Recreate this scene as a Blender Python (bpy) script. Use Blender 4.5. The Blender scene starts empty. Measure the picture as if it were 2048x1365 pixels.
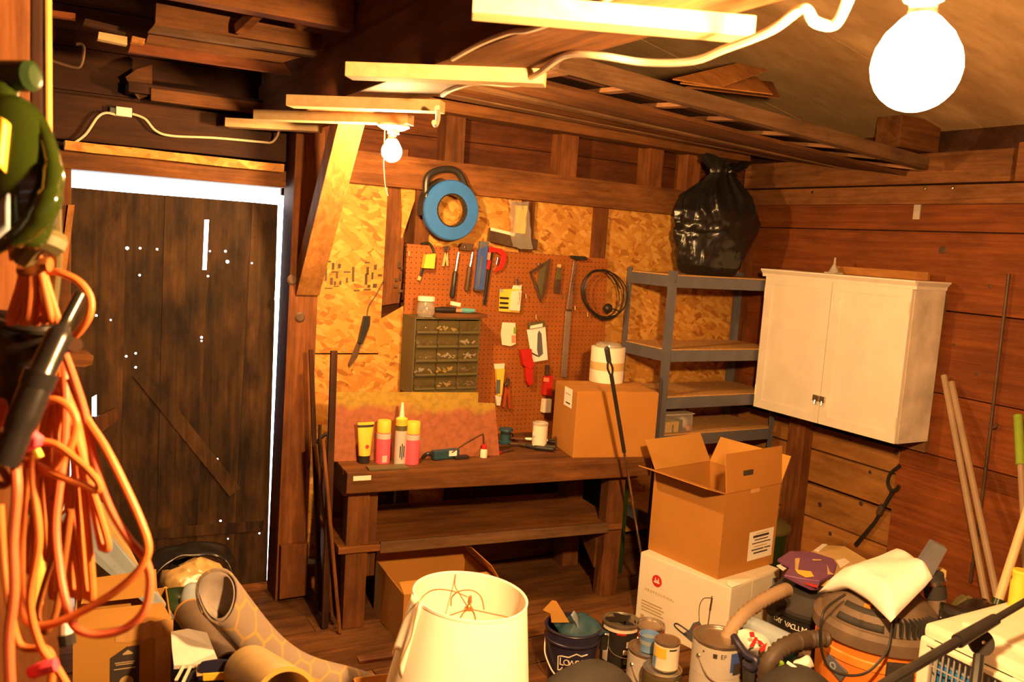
import bpy, bmesh, math, random
from mathutils import Vector, Matrix, Quaternion
random.seed(7)
scn = bpy.context.scene
COL = scn.collection
V = Vector
PI = math.pi
# ---------------------------------------------------------------- camera
W, H, F, CX, CY = 2048, 1365, 1700.0, 1024.0, 682.5
yaw, pit, rol = math.radians(30.0), math.radians(6.63), math.radians(3.78)
EYE = V((0, 0, 1.7))
FW = V((math.sin(yaw)*math.cos(pit), math.cos(yaw)*math.cos(pit), -math.sin(pit)))
_r = V((math.cos(yaw), -math.sin(yaw), 0)); _u = _r.cross(FW)
RT = math.cos(rol)*_r + math.sin(rol)*_u
UP = -math.sin(rol)*_r + math.cos(rol)*_u
cd = bpy.data.cameras.new('camera'); cam = bpy.data.objects.new('camera', cd); COL.objects.link(cam)
cd.sensor_width = 36.0; cd.lens = 36.0*F/W; cd.clip_start = 0.02; cd.clip_end = 100
m = Matrix.Identity(4)
for i in range(3):
    m[i][0] = RT[i]; m[i][1] = UP[i]; m[i][2] = -FW[i]; m[i][3] = EYE[i]
cam.matrix_world = m
scn.camera = cam
cd.dof.use_dof = True; cd.dof.focus_distance = 3.9; cd.dof.aperture_fstop = 5.0

# ---------------------------------------------------------------- world, exposure
wd = bpy.data.worlds.new('daylight'); scn.world = wd; wd.use_nodes = True
bg = wd.node_tree.nodes['Background']
bg.inputs[0].default_value = (0.86, 0.95, 1.0, 1); bg.inputs[1].default_value = 9.0
vs = scn.view_settings
vs.view_transform = 'Standard'; vs.look = 'None'; vs.exposure = 0.12; vs.gamma = 1.0
vs.use_curve_mapping = False
LAMP = (1.0, 0.55, 0.20)
FAR_BULB, NEAR_BULB = 1750.0, 3700.0      # emission of the two filament bulbs

# ---------------------------------------------------------------- survey: where a sight line of the photo meets a real plane
def P(px, py, ax, val):
    d = FW + RT*((px-CX)/F) - UP*((py-CY)/F)
    i = 'xyz'.index(ax)
    return EYE + d*((val-EYE[i])/d[i])
def PD(px, py, d):
    return EYE + (FW + RT*((px-CX)/F) - UP*((py-CY)/F))*d

# ---------------------------------------------------------------- mesh helpers
class B:
    def __init__(s): s.bm = bmesh.new()
    def box(s, c, size, rot=None, bevel=0.0):
        r = bmesh.ops.create_cube(s.bm, size=1.0)
        vs_ = r['verts']
        M = Matrix.Translation(V(c)) @ (rot.to_4x4() if rot else Matrix.Identity(4)) @ Matrix.Diagonal((*size, 1))
        bmesh.ops.transform(s.bm, matrix=M, verts=vs_)
        if bevel:
            es = list({e for v in vs_ for e in v.link_edges})
            bmesh.ops.bevel(s.bm, geom=es, offset=bevel, segments=2, affect='EDGES', profile=0.7)
        return s
    def box2(s, lo, hi, bevel=0.0):
        lo, hi = V(lo), V(hi)
        return s.box((lo+hi)/2, [max(abs(a), 1e-4) for a in (hi-lo)], None, bevel)
    def hexa(s, q1, q2):                       # solid between two quads (each 4 points)
        a = [s.bm.verts.new(p) for p in q1]; b = [s.bm.verts.new(p) for p in q2]
        n = len(a)
        s.bm.faces.new(a[::-1]); s.bm.faces.new(b)
        for i in range(n):
            j = (i+1) % n
            s.bm.faces.new((a[i], a[j], b[j], b[i]))
        return s
    def prism(s, pts, ext):                    # polygon pushed along ext
        ext = V(ext)
        return s.hexa([V(p) for p in pts], [V(p)+ext for p in pts])
    def bar(s, a, b, w, h, up=(0, 0, 1), bevel=0.0):   # board from a to b, w across, h along up
        a, b = V(a), V(b); x = (b-a); L = x.length; x.normalize()
        u = V(up); y = u.cross(x)
        if y.length < 1e-4: y = V((0, 1, 0)).cross(x)
        y.normalize(); z = x.cross(y)
        R = Matrix((x, y, z)).transposed()
        return s.box((a+b)/2, (L, w, h), R, bevel)
    def tube(s, pts, r, seg=10, caps=True):
        pts = [V(p) for p in pts]; n = len(pts)
        rs = r if isinstance(r, (list, tuple)) else [r]*n
        ts = []
        for i in range(n):
            t = (pts[min(i+1, n-1)]-pts[max(i-1, 0)])
            ts.append(t.normalized() if t.length > 1e-9 else V((0, 0, 1)))
        nrm = ts[0].orthogonal().normalized(); rings = []
        for i in range(n):
            if i:
                q = ts[i-1].rotation_difference(ts[i]); nrm = (q @ nrm).normalized()
            bn = ts[i].cross(nrm)
            rings.append([s.bm.verts.new(pts[i]+(nrm*math.cos(2*PI*k/seg)+bn*math.sin(2*PI*k/seg))*rs[i]) for k in range(seg)])
        for i in range(n-1):
            for k in range(seg):
                l = (k+1) % seg
                s.bm.faces.new((rings[i][k], rings[i][l], rings[i+1][l], rings[i+1][k]))
        if caps:
            s.bm.faces.new(rings[0][::-1]); s.bm.faces.new(rings[-1])
        return s
    def lathe(s, prof, seg=32, c=(0, 0, 0), axis=None, closed=False):   # prof: (r, z)
        rings = []; c = V(c)
        q = V((0, 0, 1)).rotation_difference(V(axis).normalized()) if axis else None
        for r, z in prof:
            ring = []
            for k in range(1 if r < 1e-6 else seg):
                p = V((r*math.cos(2*PI*k/seg), r*math.sin(2*PI*k/seg), z))
                ring.append(s.bm.verts.new((q @ p if q else p)+c))
            rings.append(ring)
        n = len(rings)
        for i in range(n if closed else n-1):
            a, b = rings[i], rings[(i+1) % n]
            for k in range(seg):
                l = (k+1) % seg
                f = []
                if len(a) == 1 and len(b) == 1: break
                if len(a) == 1: f = [a[0], b[l], b[k]]
                elif len(b) == 1: f = [a[k], a[l], b[0]]
                else: f = [a[k], a[l], b[l], b[k]]
                try: s.bm.faces.new(f)
                except ValueError: pass
        return s
    def grid(s, fn, nu, nv, wrapu=False, uv=False):        # fn(u,v) 0..1
        vv = [[s.bm.verts.new(fn(i/nu, j/nv)) for j in range(nv+1)] for i in range(nu if wrapu else nu+1)]
        lay = s.bm.loops.layers.uv.verify() if uv else None
        for i in range(nu):
            for j in range(nv):
                k = (i+1) % len(vv)
                f = s.bm.faces.new((vv[i][j], vv[k][j], vv[k][j+1], vv[i][j+1]))
                if uv:
                    for lp, (a, b) in zip(f.loops, ((i, j), (i+1, j), (i+1, j+1), (i, j+1))):
                        lp[lay].uv = (a/nu, b/nv)
        return s
    def ball(s, c, r, sub=2, scale=(1, 1, 1)):
        g = bmesh.ops.create_icosphere(s.bm, subdivisions=sub, radius=r)
        bmesh.ops.transform(s.bm, matrix=Matrix.Translation(V(c)) @ Matrix.Diagonal((*scale, 1)), verts=g['verts'])
        return s
    def wobble(s, amt, freq=8.0, seed=0.0, verts=None):
        from mathutils import noise
        for v in (verts or s.bm.verts):
            v.co += noise.noise_vector(v.co*freq+V((seed, seed*1.7, seed*.3)))*amt
        return s

def spline(pts, n=8, closed=False):            # Catmull-Rom through points
    pts = [V(p) for p in pts]; out = []; N = len(pts)
    for i in range(N if closed else N-1):
        if closed:
            p0, p1, p2, p3 = pts[(i-1) % N], pts[i], pts[(i+1) % N], pts[(i+2) % N]
        else:
            p0, p1, p2, p3 = pts[max(i-1, 0)], pts[i], pts[i+1], pts[min(i+2, N-1)]
        for k in range(n):
            t = k/n
            out.append(.5*((2*p1)+(p2-p0)*t+(2*p0-5*p1+4*p2-p3)*t*t+(3*p1-p0-3*p2+p3)*t**3))
    if not closed: out.append(pts[-1])
    return out

def thing(name, label=None, cat=None, loc=(0, 0, 0), rz=0.0, group=None, kind=None):
    o = bpy.data.objects.new(name, None); COL.objects.link(o)
    o.empty_display_size = .05
    o.matrix_world = Matrix.Translation(V(loc)) @ Matrix.Rotation(rz, 4, 'Z')
    if label: o['label'] = label
    if cat: o['category'] = cat
    if group: o['group'] = group
    if kind: o['kind'] = kind
    return o
_tops = {}
def topmat(t):
    while t.parent: t = t.parent
    return t.matrix_basis
def obj(name, b, mt, parent=None, smooth=False, world=False, label=None, bevel=0.0, solid=0.0, sub=0, ang=35):
    bm = b.bm
    if world and parent:
        bmesh.ops.transform(bm, matrix=topmat(parent).inverted(), verts=bm.verts)
    bmesh.ops.recalc_face_normals(bm, faces=bm.faces)
    me = bpy.data.meshes.new(name); bm.to_mesh(me); bm.free()
    me.materials.append(mt)
    if smooth:
        me.polygons.foreach_set('use_smooth', [True]*len(me.polygons))
        try: me.set_sharp_from_angle(angle=math.radians(ang))
        except Exception: pass
    o = bpy.data.objects.new(name, me); COL.objects.link(o)
    if parent: o.parent = parent
    if label: o['label'] = label
    if solid:
        md = o.modifiers.new('t', 'SOLIDIFY'); md.thickness = solid; md.offset = 0
    if bevel:
        md = o.modifiers.new('b', 'BEVEL'); md.width = bevel; md.segments = 2; md.limit_method = 'ANGLE'
    if sub:
        md = o.modifiers.new('s', 'SUBSURF'); md.levels = md.render_levels = sub
    return o
def tag(o, label, cat, group=None):
    o['label'] = label; o['category'] = cat
    if group: o['group'] = group
    return o
def dup(t, M=None, label=None):                 # a copy of a thing with its parts and sub-parts
    c = t.copy(); COL.objects.link(c)
    if M is not None: c.matrix_basis = M
    if label: c['label'] = label
    for ch in t.children:
        d = ch.copy(); COL.objects.link(d); d.parent = c
        for g in ch.children:
            e = g.copy(); COL.objects.link(e); e.parent = d
    return c
def text(name, body, size, mt, parent, M, world=True, ext=0.0004, spacing=1.0, sx=1.0):
    cu = bpy.data.curves.new('txt', 'FONT'); cu.body = body; cu.size = size; cu.extrude = ext
    cu.space_character = spacing
    cu.align_x = 'CENTER'; cu.align_y = 'CENTER'
    to = bpy.data.objects.new('txt', cu)
    COL.objects.link(to)
    dg = bpy.context.evaluated_depsgraph_get()
    me = bpy.data.meshes.new_from_object(to.evaluated_get(dg))
    bpy.data.objects.remove(to); bpy.data.curves.remove(cu)
    bm = bmesh.new(); bm.from_mesh(me); bpy.data.meshes.remove(me)
    bmesh.ops.transform(bm, matrix=M @ Matrix.Diagonal((sx, 1, 1, 1)), verts=bm.verts)
    b = B(); b.bm.free(); b.bm = bm
    return obj(name, b, mt, parent, world=world)
def frame(o, x, y):                              # matrix with origin o and given x,y axes
    x = V(x).normalized(); y = V(y); z = x.cross(y).normalized(); y = z.cross(x)
    M = Matrix.Identity(4)
    for i in range(3): M[i][0], M[i][1], M[i][2], M[i][3] = x[i], y[i], z[i], o[i]
    return M
# ---------------------------------------------------------------- materials
def _nt(name):
    mt = bpy.data.materials.new(name); mt.use_nodes = True
    nt = mt.node_tree; return mt, nt, nt.nodes['Principled BSDF']
def _n(nt, typ, **kw):
    n = nt.nodes.new(typ)
    for k, v in kw.items(): setattr(n, k, v)
    return n
def _ramp(nt, stops):
    r = _n(nt, 'ShaderNodeValToRGB'); e = r.color_ramp.elements
    while len(e) < len(stops): e.new(.5)
    for i, (p, c) in enumerate(stops):
        e[i].position = p; e[i].color = (*c, 1) if len(c) == 3 else c
    return r
def _coord(nt, scale=(1, 1, 1), out='Object'):
    tc = _n(nt, 'ShaderNodeTexCoord'); mp = _n(nt, 'ShaderNodeMapping')
    nt.links.new(tc.outputs[out], mp.inputs[0]); mp.inputs['Scale'].default_value = scale
    return mp
def _bump(nt, src, p, strength, dist=.01):
    b = _n(nt, 'ShaderNodeBump'); b.inputs['Strength'].default_value = strength; b.inputs['Distance'].default_value = dist
    nt.links.new(src, b.inputs['Height']); nt.links.new(b.outputs[0], p.inputs['Normal'])
def plain(name, c, rough=.6, metal=0.0, var=.12, vs_=14.0, bump=0.0, spec=.4, coat=0.0, trans=0.0, alpha=1.0):
    mt, nt, p = _nt(name)
    mp = _coord(nt, (vs_,)*3); nz = _n(nt, 'ShaderNodeTexNoise'); nz.inputs['Scale'].default_value = 1.0; nz.inputs['Detail'].default_value = 4
    nt.links.new(mp.outputs[0], nz.inputs['Vector'])
    lo = tuple(max(0, x*(1-var)) for x in c); hi = tuple(min(1, x*(1+var)) for x in c)
    r = _ramp(nt, [(.3, lo), (.7, hi)]); nt.links.new(nz.outputs[0], r.inputs[0])
    nt.links.new(r.outputs[0], p.inputs['Base Color'])
    p.inputs['Roughness'].default_value = rough; p.inputs['Metallic'].default_value = metal
    p.inputs['Specular IOR Level'].default_value = spec
    p.inputs['Coat Weight'].default_value = coat
    if trans: p.inputs['Transmission Weight'].default_value = trans
    if alpha < 1: p.inputs['Alpha'].default_value = alpha
    if bump: _bump(nt, nz.outputs[0], p, bump)
    return mt
def wood(name, dark, light, axis='x', fine=60.0, long=2.2, rough=.75, bump=.25, vary=.35, stain=.45, spec=.25):
    """Sawn timber: grain stretched along an axis, darker streaks, stains, a shade of its own for every board."""
    mt, nt, p = _nt(name)
    sc = {'x': (long, fine, fine), 'y': (fine, long, fine), 'z': (fine, fine, long)}[axis]
    oi = _n(nt, 'ShaderNodeObjectInfo')
    tc = _n(nt, 'ShaderNodeTexCoord'); mp = _n(nt, 'ShaderNodeMapping'); mp.inputs['Scale'].default_value = sc
    nt.links.new(tc.outputs['Object'], mp.inputs[0])
    mul = _n(nt, 'ShaderNodeVectorMath', operation='SCALE'); mul.inputs[0].default_value = (31.0, 17.0, 23.0)
    nt.links.new(oi.outputs['Random'], mul.inputs['Scale']); nt.links.new(mul.outputs[0], mp.inputs['Location'])
    g = _n(nt, 'ShaderNodeTexNoise'); g.inputs['Scale'].default_value = 1.0; g.inputs['Detail'].default_value = 7; g.inputs['Roughness'].default_value = .65
    g.inputs['Distortion'].default_value = .7
    nt.links.new(mp.outputs[0], g.inputs['Vector'])
    s = _n(nt, 'ShaderNodeTexNoise'); s.inputs['Scale'].default_value = 3.1; s.inputs['Detail'].default_value = 5
    mp2 = _n(nt, 'ShaderNodeMapping'); mp2.inputs['Scale'].default_value = tuple(1.0 if k < 10 else 2.4 for k in sc)
    nt.links.new(tc.outputs['Object'], mp2.inputs[0]); nt.links.new(mul.outputs[0], mp2.inputs['Location'])
    nt.links.new(mp2.outputs[0], s.inputs['Vector'])
    r = _ramp(nt, [(.22, dark), (.80, light)]); nt.links.new(g.outputs[0], r.inputs[0])
    r2 = _ramp(nt, [(.3, (1-stain,)*3), (.66, (1.0,)*3)]); nt.links.new(s.outputs[0], r2.inputs[0])
    d = _n(nt, 'ShaderNodeTexNoise'); d.inputs['Scale'].default_value = 11.0; d.inputs['Detail'].default_value = 8; d.inputs['Roughness'].default_value = .7
    mp3 = _n(nt, 'ShaderNodeMapping'); mp3.inputs['Scale'].default_value = tuple(.55 if k < 10 else 1.9 for k in sc)
    nt.links.new(tc.outputs['Object'], mp3.inputs[0]); nt.links.new(mul.outputs[0], mp3.inputs['Location']); nt.links.new(mp3.outputs[0], d.inputs['Vector'])
    r3 = _ramp(nt, [(.34, (1-stain*.75, 1-stain*.85, 1-stain*.9)), (.56, (1.0, 1.0, 1.0))]); nt.links.new(d.outputs[0], r3.inputs[0])
    mxd = _n(nt, 'ShaderNodeMix', data_type='RGBA', blend_type='MULTIPLY'); mxd.inputs[0].default_value = 1.0
    nt.links.new(r2.outputs[0], mxd.inputs[6]); nt.links.new(r3.outputs[0], mxd.inputs[7])
    mx = _n(nt, 'ShaderNodeMix', data_type='RGBA', blend_type='MULTIPLY'); mx.inputs[0].default_value = 1.0
    nt.links.new(r.outputs[0], mx.inputs[6]); nt.links.new(mxd.outputs[2], mx.inputs[7])
    mr = _n(nt, 'ShaderNodeMapRange'); mr.inputs[3].default_value = 1-vary; mr.inputs[4].default_value = 1+vary*.6
    nt.links.new(oi.outputs['Random'], mr.inputs[0])
    mx2 = _n(nt, 'ShaderNodeMix', data_type='RGBA', blend_type='MULTIPLY'); mx2.inputs[0].default_value = 1.0
    nt.links.new(mx.outputs[2], mx2.inputs[6]); nt.links.new(mr.outputs[0], mx2.inputs[7])
    nt.links.new(mx2.outputs[2], p.inputs['Base Color'])
    p.inputs['Roughness'].default_value = rough; p.inputs['Specular IOR Level'].default_value = spec
    _bump(nt, g.outputs[0], p, bump, .004)
    return mt
def osb(name):
    """Oriented strand board: overlapping layers of stretched random flakes."""
    mt, nt, p = _nt(name)
    prev = None
    for k, (rot, sc) in enumerate([((.0, .0, .0), (14, 8, 34)), ((0, .7, 0), (10, 8, 30)), ((0, -.5, 0), (16, 8, 38))]):
        tc = _n(nt, 'ShaderNodeTexCoord'); mp = _n(nt, 'ShaderNodeMapping')
        mp0 = _n(nt, 'ShaderNodeMapping'); mp0.inputs['Rotation'].default_value = rot
        nt.links.new(tc.outputs['Object'], mp0.inputs[0]); nt.links.new(mp0.outputs[0], mp.inputs[0])
        mp.inputs['Scale'].default_value = sc; mp.inputs['Location'].default_value = (k*3.3, 0, k*7.7)
        nz = _n(nt, 'ShaderNodeTexNoise'); nz.inputs['Scale'].default_value = .35; nt.links.new(mp.outputs[0], nz.inputs[0])
        ad = _n(nt, 'ShaderNodeMix', data_type='VECTOR'); ad.inputs[0].default_value = .55
        nt.links.new(mp.outputs[0], ad.inputs[4]); nt.links.new(nz.outputs[1], ad.inputs[5])
        vo = _n(nt, 'ShaderNodeTexVoronoi'); vo.inputs['Scale'].default_value = 3.0; nt.links.new(ad.outputs[1], vo.inputs['Vector'])
        sp = _n(nt, 'ShaderNodeSeparateColor'); nt.links.new(vo.outputs['Color'], sp.inputs[0])
        if prev is None: prev = sp.outputs[0]; last = vo
        else:
            gt = _n(nt, 'ShaderNodeMath', operation='GREATER_THAN'); gt.inputs[1].default_value = .5; nt.links.new(sp.outputs[1], gt.inputs[0])
            mx = _n(nt, 'ShaderNodeMix', data_type='FLOAT'); nt.links.new(gt.outputs[0], mx.inputs[0])
            nt.links.new(prev, mx.inputs[2]); nt.links.new(sp.outputs[0], mx.inputs[3]); prev = mx.outputs[0]
    r = _ramp(nt, [(0, (.30, .105, .014)), (.2, (.45, .190, .030)), (.6, (.52, .240, .042)), (1, (.62, .33, .075))])
    nt.links.new(prev, r.inputs[0]); nt.links.new(r.outputs[0], p.inputs['Base Color'])
    p.inputs['Roughness'].default_value = .62; p.inputs['Specular IOR Level'].default_value = .3
    _bump(nt, prev, p, .5, .003)
    return mt
def peg(name, c):
    mt, nt, p = _nt(name)
    tc = _n(nt, 'ShaderNodeTexCoord')
    mo = _n(nt, 'ShaderNodeVectorMath', operation='FRACTION'); mp = _n(nt, 'ShaderNodeMapping'); mp.inputs['Scale'].default_value = (39.37, 0, 39.37)
    nt.links.new(tc.outputs['Object'], mp.inputs[0]); nt.links.new(mp.outputs[0], mo.inputs[0])
    su = _n(nt, 'ShaderNodeVectorMath', operation='DISTANCE'); su.inputs[1].default_value = (.5, 0, .5); nt.links.new(mo.outputs[0], su.inputs[0])
    lt = _n(nt, 'ShaderNodeMath', operation='LESS_THAN'); lt.inputs[1].default_value = .12; nt.links.new(su.outputs['Value'], lt.inputs[0])
    nz = _n(nt, 'ShaderNodeTexNoise'); nz.inputs['Scale'].default_value = 6; nt.links.new(tc.outputs['Object'], nz.inputs[0])
    r = _ramp(nt, [(.3, tuple(x*.85 for x in c)), (.7, tuple(x*1.12 for x in c))]); nt.links.new(nz.outputs[0], r.inputs[0])
    mx = _n(nt, 'ShaderNodeMix', data_type='RGBA'); nt.links.new(lt.outputs[0], mx.inputs[0]); nt.links.new(r.outputs[0], mx.inputs[6]); mx.inputs[7].default_value = (.02, .008, .003, 1)
    nt.links.new(mx.outputs[2], p.inputs['Base Color']); p.inputs['Roughness'].default_value = .55
    return mt
def paintboard(name):
    """Yellow over pink with an uneven edge between (old paint on the board)."""
    mt, nt, p = _nt(name)
    tc = _n(nt, 'ShaderNodeTexCoord'); se = _n(nt, 'ShaderNodeSeparateXYZ'); nt.links.new(tc.outputs['Object'], se.inputs[0])
    nz = _n(nt, 'ShaderNodeTexNoise'); nz.inputs['Scale'].default_value = 9; nz.inputs['Detail'].default_value = 6; nt.links.new(tc.outputs['Object'], nz.inputs[0])
    m1 = _n(nt, 'ShaderNodeMath', operation='MULTIPLY_ADD'); nt.links.new(nz.outputs[0], m1.inputs[0]); m1.inputs[1].default_value = .16
    nt.links.new(se.outputs[2], m1.inputs[2])
    m2 = _n(nt, 'ShaderNodeMath', operation='MULTIPLY_ADD'); nt.links.new(se.outputs[0], m2.inputs[0]); m2.inputs[1].default_value = .05; nt.links.new(m1.outputs[0], m2.inputs[2])
    r = _ramp(nt, [(.300, (.31, .092, .032)), (.335, (.33, .20, .014))]); nt.links.new(m2.outputs[0], r.inputs[0])
    n2 = _n(nt, 'ShaderNodeTexNoise'); n2.inputs['Scale'].default_value = 40; n2.inputs['Detail'].default_value = 6; nt.links.new(tc.outputs['Object'], n2.inputs[0])
    r2 = _ramp(nt, [(.34, (.72,)*3), (.58, (1,)*3)]); nt.links.new(n2.outputs[0], r2.inputs[0])
    mx = _n(nt, 'ShaderNodeMix', data_type='RGBA', blend_type='MULTIPLY'); mx.inputs[0].default_value = 1
    nt.links.new(r.outputs[0], mx.inputs[6]); nt.links.new(r2.outputs[0], mx.inputs[7]); nt.links.new(mx.outputs[2], p.inputs['Base Color'])
    p.inputs['Roughness'].default_value = .7
    return mt
def hexrug(name, base, line, su, sv):
    """Flat-woven honeycomb pattern drawn on the UV map."""
    mt, nt, p = _nt(name)
    uvn = _n(nt, 'ShaderNodeUVMap'); mp = _n(nt, 'ShaderNodeMapping'); mp.inputs['Scale'].default_value = (su, sv, 0)
    nt.links.new(uvn.outputs[0], mp.inputs[0])
    def vm(op, a, b):
        n = _n(nt, 'ShaderNodeVectorMath', operation=op)
        for i, x in enumerate((a, b)):
            if x is None: continue
            if isinstance(x, tuple): n.inputs[i].default_value = x
            else: nt.links.new(x, n.inputs[i])
        return n
    R_, Hh = (1.0, 1.7320508, 1.0), (.5, .8660254, 0.5)
    a = vm('SUBTRACT', vm('MODULO', mp.outputs[0], R_).outputs[0], Hh)
    b = vm('SUBTRACT', vm('MODULO', vm('ADD', mp.outputs[0], Hh).outputs[0], R_).outputs[0], Hh)
    def xy(v): return vm('MULTIPLY', v, (1, 1, 0)).outputs[0]
    a, b = xy(a.outputs[0]), xy(b.outputs[0])
    la, lb = vm('DOT_PRODUCT', a, a), vm('DOT_PRODUCT', b, b)
    lt = _n(nt, 'ShaderNodeMath', operation='LESS_THAN'); nt.links.new(la.outputs['Value'], lt.inputs[0]); nt.links.new(lb.outputs['Value'], lt.inputs[1])
    mx = _n(nt, 'ShaderNodeMix', data_type='VECTOR'); nt.links.new(lt.outputs[0], mx.inputs[0]); nt.links.new(b, mx.inputs[4]); nt.links.new(a, mx.inputs[5])
    ab = vm('ABSOLUTE', mx.outputs[1], None)
    dt = vm('DOT_PRODUCT', ab.outputs[0], (.5, .8660254, 0)); sp = _n(nt, 'ShaderNodeSeparateXYZ'); nt.links.new(ab.outputs[0], sp.inputs[0])
    ma = _n(nt, 'ShaderNodeMath', operation='MAXIMUM'); nt.links.new(dt.outputs['Value'], ma.inputs[0]); nt.links.new(sp.outputs[0], ma.inputs[1])
    r = _ramp(nt, [(.43, base), (.46, line)]); nt.links.new(ma.outputs[0], r.inputs[0])
    nt.links.new(r.outputs[0], p.inputs['Base Color']); p.inputs['Roughness'].default_value = .9
    return mt
def glow(name, c, s):
    mt, nt, p = _nt(name)
    p.inputs['Base Color'].default_value = (.9, .85, .75, 1)
    p.inputs['Emission Color'].default_value = (*c, 1); p.inputs['Emission Strength'].default_value = s
    return mt
M = {}
M['redwood_x'] = wood('aged red boards', (0.0868, 0.0184, 0.0030), (0.2604, 0.0753, 0.0159), 'x', 45, 1.8)
M['redwood_y'] = wood('aged red boards lengthwise', (0.1285, 0.0272, 0.0039), (0.3478, 0.0987, 0.0193), 'y', 45, 1.6, vary=.25, stain=.3)
M['timber_x'] = wood('old brown timber', (0.1134, 0.0352, 0.0070), (0.2898, 0.1134, 0.0302), 'x', 50, 2)
M['timber_y'] = wood('old brown timber lengthwise', (0.1400, 0.0473, 0.0112), (0.3360, 0.1386, 0.0420), 'y', 50, 2, vary=.2)
M['timber_z'] = wood('old brown timber upright', (0.1105, 0.0322, 0.0062), (0.2990, 0.1053, 0.0260), 'z', 50, 2)
M['grey_x'] = wood('weathered grey-brown board', (0.1440, 0.0648, 0.0240), (0.3000, 0.1620, 0.0720), 'x', 50, 2)
M['grey_y'] = wood('weathered grey-brown slat', (0.1664, 0.0691, 0.0256), (0.3200, 0.1613, 0.0666), 'y', 50, 2)
M['dark_x'] = wood('deep brown board', (0.0248, 0.0067, 0.0014), (0.0907, 0.0278, 0.0059), 'x', 45, 2)  # very dark brown board, grain lengthwise
M['dark_z'] = wood('deep brown upright timber', (0.0336, 0.0095, 0.0019), (0.1200, 0.0367, 0.0077), 'z', 45, 2)  # very dark brown timber, grain upright
M['door_z'] = wood('stained door board', (0.0279, 0.0117, 0.0035), (0.1364, 0.0642, 0.0169), 'z', 40, 1.3, vary=.25, stain=.8)
M['pine'] = wood('fresh pine', (0.5184, 0.3240, 0.1368), (0.6336, 0.4752, 0.2592), 'x', 40, 2.5, vary=.1, stain=.1, bump=.08)
M['pine_y'] = wood('orange pine boards', (0.3200, 0.1188, 0.0224), (0.5760, 0.2592, 0.0640), 'y', 22, 1.5, vary=.22, stain=.35, bump=.2)
M['floor'] = wood('worn floor board', (0.0910, 0.0315, 0.0073), (0.2800, 0.1197, 0.0336), 'x', 40, 1.6, stain=.5)
M['bench'] = wood('grimy bench timber', (0.1200, 0.0392, 0.0078), (0.3300, 0.1283, 0.0312), 'x', 40, 2)
M['bench_z'] = wood('grimy bench leg timber', (0.1050, 0.0347, 0.0073), (0.2940, 0.1071, 0.0252), 'z', 40, 2)
M['plywood'] = wood('pale roof sheathing', (0.4500, 0.2790, 0.1260), (0.5940, 0.3870, 0.1890), 'x', 14, 1.4, vary=.12, stain=.2, bump=.08)
M['brace'] = wood('paler brown brace timber', (.20, .075, .016), (.52, .235, .06), 'z', 34, 2, vary=.05, stain=.3)
M['osb'] = osb('strand board')
M['peg'] = peg('brown hardboard', (.30, .085, .010))
M['card'] = plain('brown cardboard', (.42, .180, .030), .85, var=.06, vs_=5)
M['card2'] = plain('tan cardboard', (.48, .235, .045), .85, var=.06, vs_=5)
M['card_in'] = plain('cardboard inside', (.42, .18, .04), .85, var=.06, vs_=5)
M['tape'] = plain('shiny packing tape', (.62, .34, .12), .2, var=.05, coat=.6)
M['white'] = plain('off-white paint', (.80, .72, .60), .5, var=.05, vs_=9)
M['whitedirty'] = plain('grubby white paint', (.70, .62, .50), .6, var=.25, vs_=7)
M['paper'] = plain('white paper', (.84, .80, .72), .8, var=.03)
M['whitebox'] = plain('white carton', (.80, .72, .58), .7, var=.05, vs_=6)
M['ink'] = plain('dark print', (.05, .035, .03), .7, var=.1)
M['faint'] = plain('faint print', (.50, .36, .20), .7, var=.05)
M['red'] = plain('red print', (.62, .03, .03), .5, var=.05)
M['steel'] = plain('grey enamelled steel', (.135, .135, .16), .45, metal=.2, var=.1)
M['chipboard'] = plain('chipboard', (.55, .30, .10), .8, var=.2, vs_=60)
M['black'] = plain('black plastic', (.022, .019, .017), .4, var=.2)
M['blackmatt'] = plain('dull black rubber', (.035, .030, .026), .75, var=.2)
M['bag'] = plain('black bin liner', (.013, .011, .010), .27, var=.2, spec=.5)
M['iron'] = plain('rusty iron', (.10, .055, .03), .6, metal=.4, var=.3)
M['chrome'] = plain('worn bright steel', (.62, .58, .52), .25, metal=1.0, var=.08)
M['tin'] = plain('tinplate', (.60, .55, .47), .3, metal=.9, var=.1)
M['cream'] = plain('cream plastic', (.78, .70, .56), .45, var=.05)
M['orange'] = plain('orange plastic', (.90, .26, .035), .4, var=.04)
M['cord'] = plain('orange cord', (.58, .155, .034), .5, var=.08)
M['cordred'] = plain('coral cord', (.60, .125, .05), .5, var=.08)
M['cordbrown'] = plain('brown cord', (.30, .09, .02), .5, var=.08)
M['salmon'] = plain('salmon rubber', (.85, .24, .13), .5, var=.08)
M['magenta'] = plain('bright pink plastic', (.85, .07, .12), .5, var=.08)
M['pink'] = plain('bright pink label', (.92, .10, .16), .45, var=.05)
M['yellow'] = plain('yellow plastic', (.82, .52, .055), .45, var=.05)
M['bluereel'] = plain('blue plastic', (.03, .15, .52), .45, var=.06)
M['bluetool'] = plain('blue steel', (.05, .10, .34), .4, var=.1)
M['bluecap'] = plain('light blue plastic', (.16, .30, .62), .45, var=.08)
M['bluegrey'] = plain('blue-grey plastic', (.30, .36, .42), .5, var=.08)
M['navy'] = plain('navy plastic', (.022, .020, .050), .4, var=.15)
M['redtool'] = plain('red plastic', (.50, .018, .012), .45, var=.1)
M['olive'] = plain('olive green steel', (.105, .085, .032), .5, var=.1)
M['clearolive'] = plain('smoky clear plastic', (.20, .14, .05), .2, var=.15, alpha=.22)
M['green'] = plain('glossy green plastic', (.020, .032, .0035), .14, var=.1, coat=.4)
M['greendark'] = plain('dark green plastic', (.02, .04, .012), .3, var=.1)
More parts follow.
